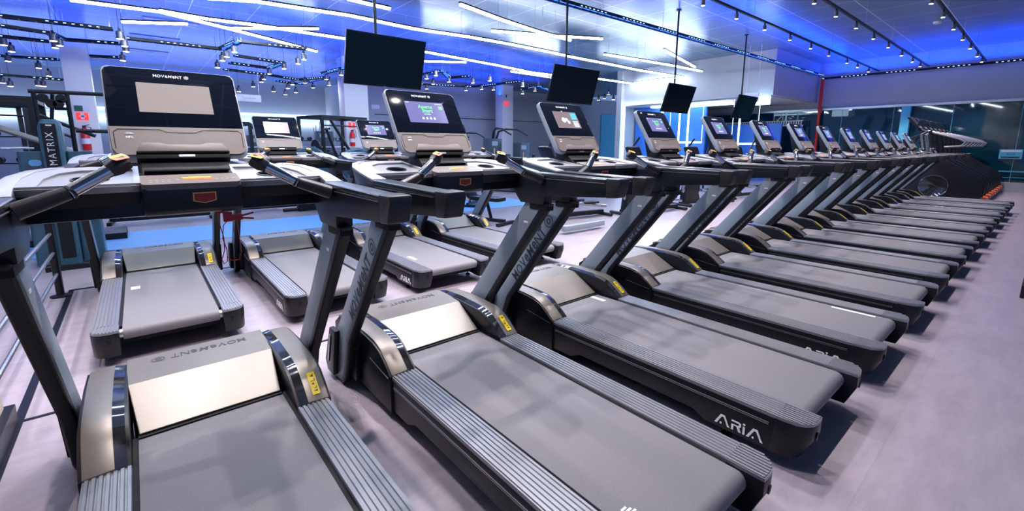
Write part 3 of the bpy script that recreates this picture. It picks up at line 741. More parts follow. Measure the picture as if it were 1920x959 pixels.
TUBES = [((1.11, 8.18, 4.02), (1.89, 7.79, 4.02), 'first segment from the left of the long LED tube chain running to the bulkhead'), ((1.89, 7.79, 4.02), (3.54, 7.57, 4.02), 'second segment from the left of the long LED tube chain running to the bulkhead'), ((3.54, 7.57, 4.02), (5.04, 7.68, 4.02), 'third segment from the left of the long LED tube chain running to the bulkhead'), ((5.04, 7.68, 4.02), (6.41, 7.5, 4.02), 'fourth segment from the left of the long LED tube chain running to the bulkhead'), ((6.41, 7.5, 4.02), (7.72, 7.46, 4.02), 'fifth segment from the left of the long LED tube chain running to the bulkhead'), ((7.72, 7.46, 4.02), (9.23, 7.5, 4.02), 'sixth segment from the left of the long LED tube chain running to the bulkhead'), ((9.23, 7.5, 4.02), (10.09, 7.58, 4.02), 'seventh segment from the left of the long LED tube chain running to the bulkhead'), ((10.09, 7.58, 4.02), (12.24, 7.61, 4.02), 'eighth segment from the left of the long LED tube chain running to the bulkhead'), ((12.24, 7.61, 4.02), (13.78, 7.67, 4.02), 'ninth segment from the left of the long LED tube chain running to the bulkhead'), ((13.78, 7.67, 4.02), (16.45, 7.51, 4.02), 'tenth segment from the left of the long LED tube chain running to the bulkhead'), ((-0.74, 9.92, 4.02), (0.55, 9.77, 4.02), 'first segment from the left of the LED tube chain crossing left above the nearest console'), ((0.55, 9.77, 4.02), (1.62, 10.29, 4.02), 'second segment from the left of the LED tube chain crossing left above the nearest console'), ((1.62, 10.29, 4.02), (2.92, 11.02, 4.02), 'third segment from the left of the LED tube chain crossing left above the nearest console'), ((2.92, 11.02, 4.02), (4.17, 11.75, 4.02), 'fourth segment from the left of the LED tube chain crossing left above the nearest console'), ((0.55, 9.68, 4.02), (1.37, 9.78, 4.02), 'first segment from the left of the LED tube chain passing behind the largest television'), ((1.37, 9.78, 4.02), (2.24, 9.65, 4.02), 'second segment from the left of the LED tube chain passing behind the largest television'), ((2.24, 9.65, 4.02), (3.4, 9.66, 4.02), 'third segment from the left of the LED tube chain passing behind the largest television'), ((3.4, 9.66, 4.02), (4.24, 9.65, 4.02), 'fourth segment from the left of the LED tube chain passing behind the largest television'), ((-0.03, 11.25, 4.02), (1.08, 10.53, 4.02), 'lone LED tube at the upper left'), ((1.79, 10.39, 4.02), (3.4, 9.08, 4.02), 'thin LED tube above the left tube chain'), ((3.12, 6.55, 4.02), (3.99, 6.61, 4.02), 'LED tube cut by the top edge beside the television pole'), ((4.85, 5.49, 4.02), (6.14, 5.81, 4.02), 'first segment from the left of the slanted LED tube pair above the third treadmill'), ((6.14, 5.81, 4.02), (7.4, 6.04, 4.02), 'second segment from the left of the slanted LED tube pair above the third treadmill'), ((7.4, 6.04, 4.02), (8.6, 6.14, 4.02), 'third segment from the left of the slanted LED tube pair above the third treadmill'), ((6.5, 6.68, 4.02), (7.82, 6.15, 4.02), 'first segment from the left of the LED tube pair level with the second television pole'), ((7.82, 6.15, 4.02), (9.07, 5.51, 4.02), 'second segment from the left of the LED tube pair level with the second television pole'), ((10.62, 6.7, 4.02), (12.19, 6.54, 4.02), 'first segment from the left of the LED tube chain left of the third television pole'), ((12.19, 6.54, 4.02), (13.62, 6.42, 4.02), 'second segment from the left of the LED tube chain left of the third television pole'), ((13.62, 6.42, 4.02), (15.65, 6.36, 4.02), 'third segment from the left of the LED tube chain left of the third television pole'), ((11.4, 5.25, 4.02), (14.63, 6.08, 4.02), 'short slanted LED tube crossing the third television pole'), ((6.47, 9.77, 4.02), (7.96, 9.96, 4.02), 'first segment from the left of the LED tube chain between the first two televisions'), ((7.96, 9.96, 4.02), (9.45, 10.15, 4.02), 'second segment from the left of the LED tube chain between the first two televisions'), ((9.45, 10.15, 4.02), (11.25, 10.49, 4.02), 'third segment from the left of the LED tube chain between the first two televisions'), ((11.25, 10.49, 4.02), (12.5, 10.4, 4.02), 'fourth segment from the left of the LED tube chain between the first two televisions'), ((10.52, 10.8, 4.02), (12.17, 10.86, 4.02), 'first segment from the left of the LED tubes just left of the second television'), ((12.17, 10.86, 4.02), (13.09, 10.97, 4.02), 'second segment from the left of the LED tubes just left of the second television'), ((14.3, 9.92, 4.02), (16.49, 9.87, 4.02), 'first segment from the left of the LED tubes forming a corner beside the bulkhead'), ((16.49, 9.87, 4.02), (16.29, 8.98, 4.02), 'second segment from the left of the LED tubes forming a corner beside the bulkhead'), ((16.29, 8.98, 4.02), (16.45, 7.51, 4.02), 'third segment from the left of the LED tubes forming a corner beside the bulkhead'), ((7.2, 11.08, 4.02), (8.32, 10.36, 4.02), 'short LED tube right of the largest television')]
for i, (a, b, nm) in enumerate(TUBES):
    led_tube(a, b, nm)
# the same fittings carry on above the camera, out of the frame; they show in the window glass and on the glossy covers
for ci, (xa, ya, dx_, dy_, nn) in enumerate(((-3.4, 3.0, 1.5, .10, 6), (-2.6, .3, 1.5, .16, 5), (1.2, 1.62, 1.4, -.10, 3), (-3.5, 5.6, 1.5, -.12, 3))):
    for j in range(nn):
        led_tube((xa+dx_*j, ya+dy_*j, 3.9), (xa+dx_*j+dx_*.97, ya+dy_*j+dy_*.97, 3.9), 'white LED tube over the treadmills, above the edge of the picture')

# ------------------------------------------------------------------ spot lights
def make_spot():
    r = empty('spotlight')
    g = G(); g.lathe([(.032, .0), (.034, .002), (.034, .095), (.026, .105)], (0, 0, 0), 'z', 14); g.build('housing', 'spotcan', r)
    g = G(); g.lathe([(.029, -.003), (.029, .004)], (0, 0, 0), 'z', 14); g.build('bulb', 'bulb', r)
    g = G(); g.box(-.012, .012, -.012, .012, .10, .15); g.build('track_adapter', 'black', r)
    return r
SP = make_spot(); sp_tree = build_tree(SP); sp_used = [False]
def spot(x, y, z, lab, group, scale=1.0, light=None):
    if not sp_used[0]: r = SP; sp_used[0] = True
    else: r = copy_tree(sp_tree)
    r.location = (x, y, z); r.scale = (scale,)*3
    tag(r, lab, 'spotlight', group)
    if light:
        ld = bpy.data.lights.get('track_beam')
        if not ld:
            ld = bpy.data.lights.new('track_beam', 'SPOT'); ld.spot_size = 1.5; ld.spot_blend = .55; ld.shadow_soft_size = .03; ld.color = (1.0, .89, .88)
            ld.energy = 165
        lo = bpy.data.objects.new('beam', ld); lo.location = (0, 0, -.02); lo.parent = r; C.objects.link(lo)
    return r
def track(p0, p1, name, lab):
    d = Vector(p1)-Vector(p0); L = d.length; dn = d.normalized()
    r = empty('lighting_track', p0)
    T = plane_m((0, 0, 0), dn, Vector((0, 0, 1)).cross(dn))
    g = G(); g.box(0, L, -.022, .022, -.02, .02, mtx=T); g.build('rail', 'black', r)
    n = int(L/2.4)
    for k2 in range(n+1):
        p = dn*(.3+k2*(L-.6)/max(1, n)); g = G(); g.tube([(p.x, p.y, .02), (p.x, p.y, CEIL-p0[2])], .004, 5); g.build('suspension_wire', 'steel', r)
    return tag(r, lab, 'light track', 'black spotlight tracks')
ORD = ['first', 'second', 'third', 'fourth', 'fifth', 'sixth', 'seventh', 'eighth', 'ninth', 'tenth', 'eleventh', 'twelfth', 'thirteenth', 'fourteenth', 'fifteenth', 'sixteenth', 'seventeenth', 'eighteenth', 'nineteenth', 'twentieth']
TR = [(2.42, -3.0, 20.9, [(-2.71, 2.42, 3.95, -1), (-1.36, 2.42, 3.95, -1), (-0.01, 2.42, 3.95, -1), (1.34, 2.42, 3.95, -1), (2.69, 2.42, 3.95, -1), (4.04, 2.42, 3.95, -1), (5.39, 2.42, 3.95, -1), (6.74, 2.42, 3.95, -1), (8.09, 2.42, 3.95, -1), (9.44, 2.42, 3.95, 0), (10.81, 2.42, 3.95, 1), (12.3, 2.42, 3.95, 2), (13.76, 2.42, 3.95, 3), (15.23, 2.42, 3.95, 4), (16.99, 2.42, 3.95, 5), (18.15, 2.42, 3.95, 6), (19.52, 2.42, 3.95, 7)], 'black spotlight track nearest the hanging televisions', 'track nearest the televisions'), (1.08, -3.0, 20.9, [(-2.66, 1.08, 3.95, -1), (-1.31, 1.08, 3.95, -1), (0.04, 1.08, 3.95, -1), (1.39, 1.08, 3.95, -1), (2.74, 1.08, 3.95, -1), (4.09, 1.08, 3.95, -1), (5.44, 1.08, 3.95, -1), (6.79, 1.08, 3.95, -1), (8.14, 1.08, 3.95, -1), (9.49, 1.08, 3.95, 0), (10.76, 1.08, 3.95, 1), (12.16, 1.08, 3.95, 2), (13.64, 1.08, 3.95, 3), (15.12, 1.08, 3.95, 4), (16.73, 1.08, 3.95, 5), (18.24, 1.08, 3.95, 6), (19.46, 1.08, 3.95, 7)], 'middle black spotlight track over the decks', 'middle track'), (-0.27, -3.0, 20.9, [(-2.41, -0.27, 3.95, -1), (-1.06, -0.27, 3.95, -1), (0.29, -0.27, 3.95, -1), (1.64, -0.27, 3.95, -1), (2.99, -0.27, 3.95, -1), (4.34, -0.27, 3.95, -1), (5.69, -0.27, 3.95, -1), (7.04, -0.27, 3.95, -1), (8.39, -0.27, 3.95, -1), (9.74, -0.27, 3.95, -1), (11.09, -0.27, 3.95, 0), (12.42, -0.27, 3.95, 1), (13.86, -0.27, 3.95, 2), (15.4, -0.27, 3.95, 3), (16.9, -0.27, 3.95, 4), (18.54, -0.27, 3.95, 5), (19.82, -0.27, 3.95, 6)], 'black spotlight track at the right over the aisle', 'rightmost track')]
for ti, (yA, x0, x1, spots, lab, where) in enumerate(TR):
    track((x0, yA, 4.1), (x1, yA, 4.1), '', lab)
    for x, y_, z_, i in spots:
        if i < 0: spot(x, yA, 3.93, 'small spotlight on the %s, above the edge of the picture' % where, 'spotlights on the %s beyond the picture edge' % where, 1.0, light=True)
        else: spot(x, yA, 3.93, '%s small spotlight from the top edge of the picture on the %s' % (ORD[i], where), 'spotlights on the %s' % where, 1.0, light=True)

# ------------------------------------------------------------------ cable trays with blue light strips
def cable_tray(pts, lab, width=.16, glow=True, hang=True):
    """ladder tray along a poly-line, all at one height"""
    r = empty('cable_tray', pts[0]); o = Vector(pts[0])
    g1, g3 = G(), G(); g2 = g1
    for a, b in zip(pts, pts[1:]):
        a = Vector(a)-o; b = Vector(b)-o; d = b-a; L = d.length; dn = d.normalized(); sd = Vector((0, 0, 1)).cross(dn)
        T = plane_m(a, dn, sd)
        for s in (-1, 1): g1.box(0, L, s*width/2-.006, s*width/2+.006, -.03, .03, mtx=T)
        n = max(1, int(L/.22))
        for k2 in range(n): g2.box(k2*L/n, k2*L/n+.02, -width/2, width/2, -.03, -.02, mtx=T)
        if glow:
            g3.box(.02, L-.02, -width*.3, width*.3, .0, .008, mtx=T)
            nn = max(1, int(L/.12))
            for k2 in range(nn):
                if (k2*7919) % 11 < 7: g3.box(k2*L/nn, k2*L/nn+.045, width/2+.006, width/2+.009, -.012, .0, 1, mtx=T).box(k2*L/nn, k2*L/nn+.045, -width/2-.009, -width/2-.006, -.012, .0, 1, mtx=T)
        n = max(1, int(L/2.0))
        for k2 in range(n+1):
            p = a + dn*min(L-.05, .05+k2*L/n); g4 = G(); g4.tube([p, (p.x, p.y, CEIL-pts[0][2])], .004, 5); g4.build('suspension_wire', 'steel', r)
    g1.build('ladder_frame', 'dark', r, smooth=False)
    if glow: g3.build('light_strip', ['blueled', 'reflectdash'], r, smooth=False)
    return tag(r, lab, 'cable tray')
cable_tray([(1.0, 4.46, 4.12), (20.7, 4.14, 4.12)], 'long black cable tray with blue light crossing above the hanging televisions', .14)
cable_tray([(20.75, 4.1, 4.0), (20.75, -5.0, 4.0)], 'cable tray with blue light along the wall above the windows', .14)
LT = [([(-1.86, 11.64, 3.9), (-0.19, 11.56, 3.9)], 'cable tray with bright dots at the upper left, in front of the left column'), ([(0.04, 12.47, 3.9), (1.94, 12.42, 3.9), (2.13, 11.11, 3.9), (3.65, 10.94, 3.9)], 'cable tray bent behind the nearest console'), ([(-2.02, 12.72, 3.9), (-1.31, 12.95, 3.9), (-1.14, 13.62, 3.9), (-0.1, 13.33, 3.9)], 'second cable tray from the top at the left'), ([(-2.23, 14.14, 3.9), (-1.43, 14.17, 3.9)], 'short cable tray third from the top at the left'), ([(-0.82, 16.02, 3.9), (-0.13, 15.73, 3.9)], 'short cable tray right of the left column'), ([(2.36, 13.18, 3.9), (3.69, 13.56, 3.9), (3.6, 14.91, 3.9), (2.44, 14.64, 3.9)], 'looped cable tray right of the nearest console'), ([(2.5, 16.14, 3.9), (3.85, 16.49, 3.9), (5.1, 17.16, 3.9), (5.74, 15.69, 3.9), (5.45, 18.48, 3.9), (4.54, 18.03, 3.9)], 'looped cable tray left of the middle column'), ([(5.3, 14.91, 3.9), (5.47, 13.3, 3.9)], 'short cable tray beside the middle column'), ([(8.13, 12.78, 3.9), (8.21, 11.63, 3.9), (9.22, 12.85, 3.9), (9.57, 12.02, 3.9)], 'cable tray piece right of the largest television'), ([(9.31, 15.12, 3.9), (11.38, 14.45, 3.9), (11.87, 11.86, 3.9)], 'long thin cable tray between the first two televisions'), ([(13.65, 13.71, 3.9), (13.43, 12.43, 3.9), (15.21, 13.42, 3.9)], 'cable tray piece left of the second television'), ([(-2.75, 17.68, 3.9), (-1.54, 17.37, 3.9)], 'cable tray fourth from the top at the left'), ([(-2.85, 17.86, 3.4), (-1.57, 18.18, 3.4)], 'lowest cable tray at the left')]
for pts, lab in LT: cable_tray(pts, lab, .18)
for i, (x, y_, z_, lab, grp) in enumerate([(-2.88, 18.27, 3.2, 'first from the left of the small spotlights far left corner', 'blue area spotlights far left corner'), (-2.19, 14.11, 3.7, 'second from the left of the small spotlights far left corner', 'blue area spotlights far left corner'), (-2.54, 17.09, 3.7, 'third from the left of the small spotlights far left corner', 'blue area spotlights far left corner'), (-2.7, 18.03, 3.1, 'fourth from the left of the small spotlights far left corner', 'blue area spotlights far left corner'), (-2.2, 15.08, 3.7, 'fifth from the left of the small spotlights far left corner', 'blue area spotlights far left corner'), (-2.05, 17.3, 3.1, 'first from the left of the small spotlights left of the left column', 'blue area spotlights left of the left column'), (-2.06, 18.18, 3.7, 'second from the left of the small spotlights left of the left column', 'blue area spotlights left of the left column'), (-1.95, 17.37, 3.1, 'third from the left of the small spotlights left of the left column', 'blue area spotlights left of the left column'), (-1.88, 18.33, 3.5, 'fourth from the left of the small spotlights left of the left column', 'blue area spotlights left of the left column'), (-1.24, 12.73, 3.7, 'fifth from the left of the small spotlights left of the left column', 'blue area spotlights left of the left column'), (-1.3, 13.73, 3.7, 'sixth from the left of the small spotlights left of the left column', 'blue area spotlights left of the left column'), (-1.19, 13.33, 3.7, 'first from the left of the small spotlights just right of the left column', 'blue area spotlights just right of the left column'), (-0.09, 11.47, 3.7, 'second from the left of the small spotlights just right of the left column', 'blue area spotlights just right of the left column'), (-0.08, 14.86, 3.7, 'third from the left of the small spotlights just right of the left column', 'blue area spotlights just right of the left column'), (-0.02, 12.4, 3.7, 'fourth from the left of the small spotlights just right of the left column', 'blue area spotlights just right of the left column'), (0.0, 13.18, 3.7, 'fifth from the left of the small spotlights just right of the left column', 'blue area spotlights just right of the left column'), (2.09, 14.47, 3.7, 'first from the left of the small spotlights behind the nearest console', 'blue area spotlights behind the nearest console'), (2.03, 13.05, 3.7, 'second from the left of the small spotlights behind the nearest console', 'blue area spotlights behind the nearest console'), (2.03, 12.34, 3.7, 'third from the left of the small spotlights behind the nearest console', 'blue area spotlights behind the nearest console'), (2.08, 11.48, 3.7, 'fourth from the left of the small spotlights behind the nearest console', 'blue area spotlights behind the nearest console'), (3.2, 18.12, 3.4, 'fifth from the left of the small spotlights behind the nearest console', 'blue area spotlights behind the nearest console'), (3.67, 17.97, 3.6, 'first from the left of the small spotlights left of the middle column', 'blue area spotlights left of the middle column'), (3.79, 17.11, 3.7, 'second from the left of the small spotlights left of the middle column', 'blue area spotlights left of the middle column'), (3.71, 16.28, 3.7, 'third from the left of the small spotlights left of the middle column', 'blue area spotlights left of the middle column'), (3.57, 14.81, 3.7, 'fourth from the left of the small spotlights left of the middle column', 'blue area spotlights left of the middle column'), (4.42, 18.22, 3.5, 'fifth from the left of the small spotlights left of the middle column', 'blue area spotlights left of the middle column'), (3.67, 13.36, 3.7, 'sixth from the left of the small spotlights left of the middle column', 'blue area spotlights left of the middle column'), (4.83, 18.15, 3.4, 'seventh from the left of the small spotlights left of the middle column', 'blue area spotlights left of the middle column'), (4.81, 17.62, 3.6, 'eighth from the left of the small spotlights left of the middle column', 'blue area spotlights left of the middle column'), (4.87, 17.15, 3.7, 'ninth from the left of the small spotlights left of the middle column', 'blue area spotlights left of the middle column'), (5.2, 18.02, 3.5, 'tenth from the left of the small spotlights left of the middle column', 'blue area spotlights left of the middle column'), (3.76, 12.2, 3.7, 'eleventh from the left of the small spotlights left of the middle column', 'blue area spotlights left of the middle column'), (3.7, 11.4, 3.7, 'twelfth from the left of the small spotlights left of the middle column', 'blue area spotlights left of the middle column'), (5.1, 16.35, 3.7, 'thirteenth from the left of the small spotlights left of the middle column', 'blue area spotlights left of the middle column'), (5.77, 17.66, 3.7, 'fourteenth from the left of the small spotlights left of the middle column', 'blue area spotlights left of the middle column'), (5.39, 14.82, 3.7, 'fifteenth from the left of the small spotlights left of the middle column', 'blue area spotlights left of the middle column'), (5.99, 16.38, 3.7, 'sixteenth from the left of the small spotlights left of the middle column', 'blue area spotlights left of the middle column'), (5.44, 13.49, 3.7, 'seventeenth from the left of the small spotlights left of the middle column', 'blue area spotlights left of the middle column'), (8.01, 12.38, 3.7, 'first from the left of the small spotlights between the first and second televisions', 'blue area spotlights between the first and second televisions'), (9.44, 14.92, 3.7, 'second from the left of the small spotlights between the first and second televisions', 'blue area spotlights between the first and second televisions'), (8.89, 13.45, 3.7, 'third from the left of the small spotlights between the first and second televisions', 'blue area spotlights between the first and second televisions'), (7.88, 11.53, 3.7, 'fourth from the left of the small spotlights between the first and second televisions', 'blue area spotlights between the first and second televisions'), (9.03, 12.55, 3.7, 'fifth from the left of the small spotlights between the first and second televisions', 'blue area spotlights between the first and second televisions'), (10.97, 14.3, 3.7, 'sixth from the left of the small spotlights between the first and second televisions', 'blue area spotlights between the first and second televisions'), (9.86, 12.21, 3.7, 'seventh from the left of the small spotlights between the first and second televisions', 'blue area spotlights between the first and second televisions'), (11.25, 13.57, 3.7, 'eighth from the left of the small spotlights between the first and second televisions', 'blue area spotlights between the first and second televisions'), (9.99, 11.35, 3.7, 'ninth from the left of the small spotlights between the first and second televisions', 'blue area spotlights between the first and second televisions'), (11.73, 13.39, 3.7, 'tenth from the left of the small spotlights between the first and second televisions', 'blue area spotlights between the first and second televisions'), (11.86, 11.68, 3.7, 'first from the left of the small spotlights left of the second television', 'blue area spotlights left of the second television'), (13.56, 13.62, 3.7, 'second from the left of the small spotlights left of the second television', 'blue area spotlights left of the second television'), (13.29, 12.52, 3.7, 'third from the left of the small spotlights left of the second television', 'blue area spotlights left of the second television'), (15.04, 13.49, 3.7, 'fourth from the left of the small spotlights left of the second television', 'blue area spotlights left of the second television'), (18.36, 13.23, 3.7, 'first from the left of the small spotlights right of the second television', 'blue area spotlights right of the second television'), (17.96, 12.53, 3.7, 'second from the left of the small spotlights right of the second television', 'blue area spotlights right of the second television'), (16.79, 11.36, 3.7, 'third from the left of the small spotlights right of the second television', 'blue area spotlights right of the second television'), (18.71, 12.56, 3.7, 'fourth from the left of the small spotlights right of the second television', 'blue area spotlights right of the second television'), (17.48, 11.34, 3.7, 'fifth from the left of the small spotlights right of the second television', 'blue area spotlights right of the second television')]):
    r = spot(x, y_, z_, lab, grp, 1.0, light=False)
    r.scale = (2.0, 2.0, 1.5)
    g = G(); g.tube([(0, 0, .14), (0, 0, (CEIL-z_)/1.5)], .0018, 5); g.build('hanger_rod', 'dark', r)

# blue uplights on the trays (real light of the strips)
def up_strip(x0, y0, x1, y1, z, e, col=BLUE):
    L = math.hypot(x1-x0, y1-y0)
    o = lamp('tray_uplight', 'AREA', ((x0+x1)/2, (y0+y1)/2, z), e, col, (PI, 0, math.atan2(y1-y0, x1-x0)), size=L, size_y=.12)
    return o
up_strip(1, 4.7, 16, 4.6, 4.05, 20)
up_strip(8, 3.4, 20.5, 3.4, 4.2, 130)
up_strip(20.75, 4.0, 20.75, -4.5, 4.15, 110)
for yy_, e in ((10.2, 130), (12.6, 170), (15, 170), (17.5, 150), (20.5, 150), (23, 130)):
    up_strip(-8, yy_, 8 if yy_ < 19 else 8, yy_, 4.0, e)
for yy_ in (12.5, 15, 17.5): up_strip(8, yy_, 16, yy_, 4.1, 90)
# downward wash of the warm spots over the back area
for x in (-6, 0, 6, 12):
    for yy_ in (12, 16):
        lamp('spot_wash', 'SPOT', (x, yy_, 3.9), 140, (.80, .85, 1.0), spot=2.4, blend=.8, size=.25)

# ------------------------------------------------------------------ lit doorway and blue-lit room in the bulkhead wall
g = G()
def portal_bar(g, y0, y1, z0, z1, x=16.52, t=.04): g.box(x-.03, x+.03, y0, y1, z0, z1)
portal_bar(g, 10.22, 10.30, 0, 3.22); portal_bar(g, 8.35, 10.30, 3.14, 3.22); portal_bar(g, 8.35, 8.43, 0, 3.22)
tag(g.build('doorway_light_frame', 'neon', bevel=.005), 'white glowing rectangular frame around the blue doorway', 'light frame')
g = G(); g.box(17.6, 17.7, 7.1, 10.4, 0, 3.1); tag(g.build('blue_lit_partition', 'bluelit'), 'glossy blue-lit partition panel behind the glowing doorway frame', 'partition')
g = G(); g.box(19.6, 19.7, 5.0, 8.6, 0, 2.3); tag(g.build('blue_lit_partition', 'bluelit'), 'blue-lit glass partition further back under the bulkhead', 'partition')
for (x, y0, z0, y1, z1, lab) in ((17.5, 9.55, .9, 9.55, 2.55, 'short upright light tube on the blue-lit partition beside the doorway frame'),
        (17.2, 8.0, .4, 8.0, 3.05, 'tall upright light tube right of the glowing doorway frame'),
        (17.0, 7.5, 0.3, 7.5, 2.95, 'tall upright light tube at the right edge of the blue-lit partition'),
        (17.0, 8.3, 1.55, 6.9, 1.55, 'lying white light tube crossing the upright ones'),
        (17.0, 7.5, 2.95, 5.75, 2.95, 'lying white light tube on top of the gate frame under the bulkhead'),
        (18.6, 6.2, 2.1, 6.2, 2.95, 'short white upright tube hanging by the gate frame'),
        (18.9, 6.6, 1.5, 5.6, 1.5, 'short lying white tube in the blue room')):
    g = G(); g.tube([(x, y0, z0 if z0 == z1 else 0), (x, y1, z1)], .035, 8)
    if z0 == z1:
        for yy_ in (y0, y1): g.tube([(x, yy_, z0), (x, yy_, 3.09)], .008, 6)
    tag(g.build('light_tube', 'neon'), lab, 'light tube', 'light tubes of the blue room')
g = G(); g.box(16.7, 20.8, 4.4, 10.3, 3.09, 3.115); o = g.build('trim_7', 'wallw'); o['kind'] = 'structure'
g = G(); g.box(17.2, 17.5, 6.0, 9.4, 3.02, 3.06); tag(g.build('soffit_light', 'cove', bevel=.01), 'bright lying light panel under the bulkhead ceiling', 'ceiling light')
# white slatted shelf/grille before the glass
r = empty('slatted_grille', (20.5, 4.55, 2.22))
g = G(); g.box(0, .05, 0, 3.5, .19, .22).box(0, .05, 0, 3.5, 0, .03); g.build('rail', 'sign', r)
for yq in (.02, 3.44):
    g = G(); g.box(0, .04, yq, yq+.04, -2.22, 0); g.build('stand_post', 'sign', r)
g = G()
for k2 in range(38): g.box(.01, .04, .05+k2*.09, .05+k2*.09+.045, .03, .19)
g.build('slats', 'sign', r, smooth=False)
tag(r, 'white slatted grille band hung across the far glass', 'grille')
g = G(); g.box(15.5, 15.53, 4.31, 4.76, 2.82, 3.12).box(15.51, 15.52, 4.35, 4.36, 3.12, CEIL).box(15.51, 15.52, 4.70, 4.71, 3.12, CEIL); tag(g.build('hanging_sign', 'sign'), 'small pale pink hanging sign in front of the bulkhead corner', 'sign')
g = G(); g.box(16.35, 16.58, 4.35, 4.95, 2.80, 3.08); tag(g.build('wall_lamp_box', 'neon', bevel=.01), 'bright white box fixed under the bulkhead corner', 'box')
# red fire pipe in the corner
g = G(); g.tube([(20.8, 4.12, 0.3), (20.8, 4.12, 4.0)], .055, 12); g.lathe([(.075, 2.84), (.075, 2.92)], (20.8, 4.12, 0), 'z', 12)
tag(g.build('fire_pipe', 'red'), 'red vertical fire pipe in the corner beside the glass wall', 'pipe')
# notice on the glass
r = empty('window_notice', (20.96, -1.42, 1.03))
g = G(); g.box(0, .01, 0, .50, 0, .30); g.build('board', 'cyan', r)
T = plane_m((-.003, .25, .20), (0, -1, 0), (0, 0, 1))
text_mesh('notice_text', 'ALVI', .085, T @ Matrix.Translation((0, -.055, 0)), 'darkprint', r, th=.001)
g = G(); g.prism(rrect(-.22, .22, .02, .07, .02), 'z', 0, .001, mtx=T); g.build('notice_header', 'white', r)
g = G(); g.prism(rrect(-.2, .2, -.165, -.125, .01), 'z', 0, .001, mtx=T); g.build('notice_footer', 'darkprint', r)
tag(r, 'pale blue notice board hanging on the far right glass', 'sign')
# beam rails of glass front: blue reflections outside
# back door with cyan curtain, niche light band
g = G(); g.box(25.7, 27.4, YB-.06, YB-.01, 0, 3.6); tag(g.build('curtain_door', 'cyan', bevel=.01), 'cyan lit doorway panel at the back wall left of the glowing frame', 'door')
struct(G().box(-6, 8.55, YBL-.05, YBL-.001, 2.98, 3.02), 'trim_8', 'cove')
struct(G().box(-6, 8.55, YBL-.25, YBL-.02, 2.50, 2.54), 'trim_9', 'cove')
struct(G().box(8.9, 24, YB-.03, YB-.001, 2.85, 2.88), 'trim_10', 'dark')
lamp('niche_glow', 'AREA', (1.5, YBL-.35, 2.55), 60, (.55, .75, 1.0), (PI, 0, 0), size=14, size_y=.1)
g = G(); g.box(8.45, 8.58, YB-.02, YB+.6, 0, 2.55); tag(g.build('mirror_edge_light', 'neon'), 'tall white glowing strip at the edge of the mirror niche', 'light strip')
g = G(); g.box(10.2, 12.6, YB-.05, YB-.01, 0.1, 2.45); tag(g.build('wall_mirror', 'mirror', bevel=.005), 'tall wall mirror at the back behind the strength machines', 'mirror')

# AC slots in the ceiling
for i, (x, y_) in enumerate(((1.0, 13.4), (.75, 15.9), (.6, 18.6))):
    r = empty('ceiling_vent', (x, y_, CEIL-.02))
    g = G(); g.box(-.6, .6, -.25, .25, 0, .015); g.build('frame', 'tray2', r)
    g = G(); g.box(-.55, .55, -.2, -.08, -.006, 0).box(-.55, .55, .08, .2, -.006, 0); g.build('slat', 'sign', r)
    tag(r, ['nearest', 'middle', 'farthest'][i] + ' of the three double slot vents in the dark ceiling strip', 'vent', 'double slot ceiling vents')

# signs on the columns
def sign(x0, x1, z0, z1, Y, bm_, lab, marks=None, mk='signgreen'):
    r = empty('wall_sign', (x0, Y, z0))
    g = G(); g.box(0, x1-x0, -.015, 0, 0, z1-z0); g.build('board', bm_, r, bevel=.001)
    if marks:
        g = G()
        W, H = x1-x0, z1-z0
        for poly in marks: g.prism([(u*W, v*H) for u, v in poly], 'y', -.019, -.015)
        g.build('symbol', mk, r, smooth=False)
    return tag(r, lab, 'sign')
bx = lambda a, b, c, d: [(a, c), (b, c), (b, d), (a, d)]
arrow = [(.08, .5), (.28, .85), (.28, .62), (.45, .62), (.45, .38), (.28, .38), (.28, .15)]
arrowr = [(.92, .5), (.72, .85), (.72, .62), (.58, .62), (.58, .38), (.72, .38), (.72, .15)]
sign(-1.26, -.92, 2.30, 2.48, 15.39, 'sign', 'white and green arrow exit sign on the left column', [bx(.04, .55, .08, .92)])
sign(-1.22, -.98, 2.08, 2.28, 15.38, 'exitred', 'red square fire equipment sign on the left column', [bx(.35, .65, .1, .9), bx(.2, .8, .42, .58)], 'sign')
sign(6.10, 6.42, 2.26, 2.44, 14.99, 'sign', 'white and green arrow exit sign on the middle column', [bx(.45, .96, .08, .92)])
sign(6.14, 6.38, 2.05, 2.24, 14.98, 'exitred', 'red square fire equipment sign on the middle column', [bx(.35, .65, .1, .9)], 'sign')
sign(15.42, 15.80, 3.55, 3.76, 17.29, 'exitred', 'red lit emergency sign on the slim right column', [bx(.15, .85, .55, .8), bx(.2, .7, .2, .4)], 'sign')
sign(15.48, 15.74, 3.90, 4.14, 17.29, 'sign', 'small white pictogram plate above the red sign', [bx(.3, .6, .2, .8)], 'darkprint')
sign(-2.85, -2.35, 2.66, 2.86, 24.95, 'sign', 'small white plate on the far left wall', [bx(.2, .8, .4, .6)], 'tray')
r = empty('hanging_sign', (2.35, 15.0, 2.80))
g = G(); g.box(0, .95, 0, .03, 0, .22); g.build('board', 'sign', r, bevel=.002)
text_mesh('sign_text', 'Musculação', .09, plane_m((.58, -.003, .11), (1, 0, 0), (0, 0, 1)), 'tray', r)
g = G(); g.tube([(.9, .015, .22), (.9, .015, CEIL-2.8)], .006, 5).tube([(.1, .015, .22), (.1, .015, CEIL-2.8)], .006, 5); g.build('suspension_wire', 'steel', r)
tag(r, 'long white sign hanging from the ceiling behind the nearest console', 'sign')
g = G(); g.box(8.75, 9.15, YB-.04, YB-.01, 3.1, 3.3)
tag(g.build('wall_plate', 'sign', bevel=.002), 'small square white plate high on the back wall left of the middle column', 'sign')

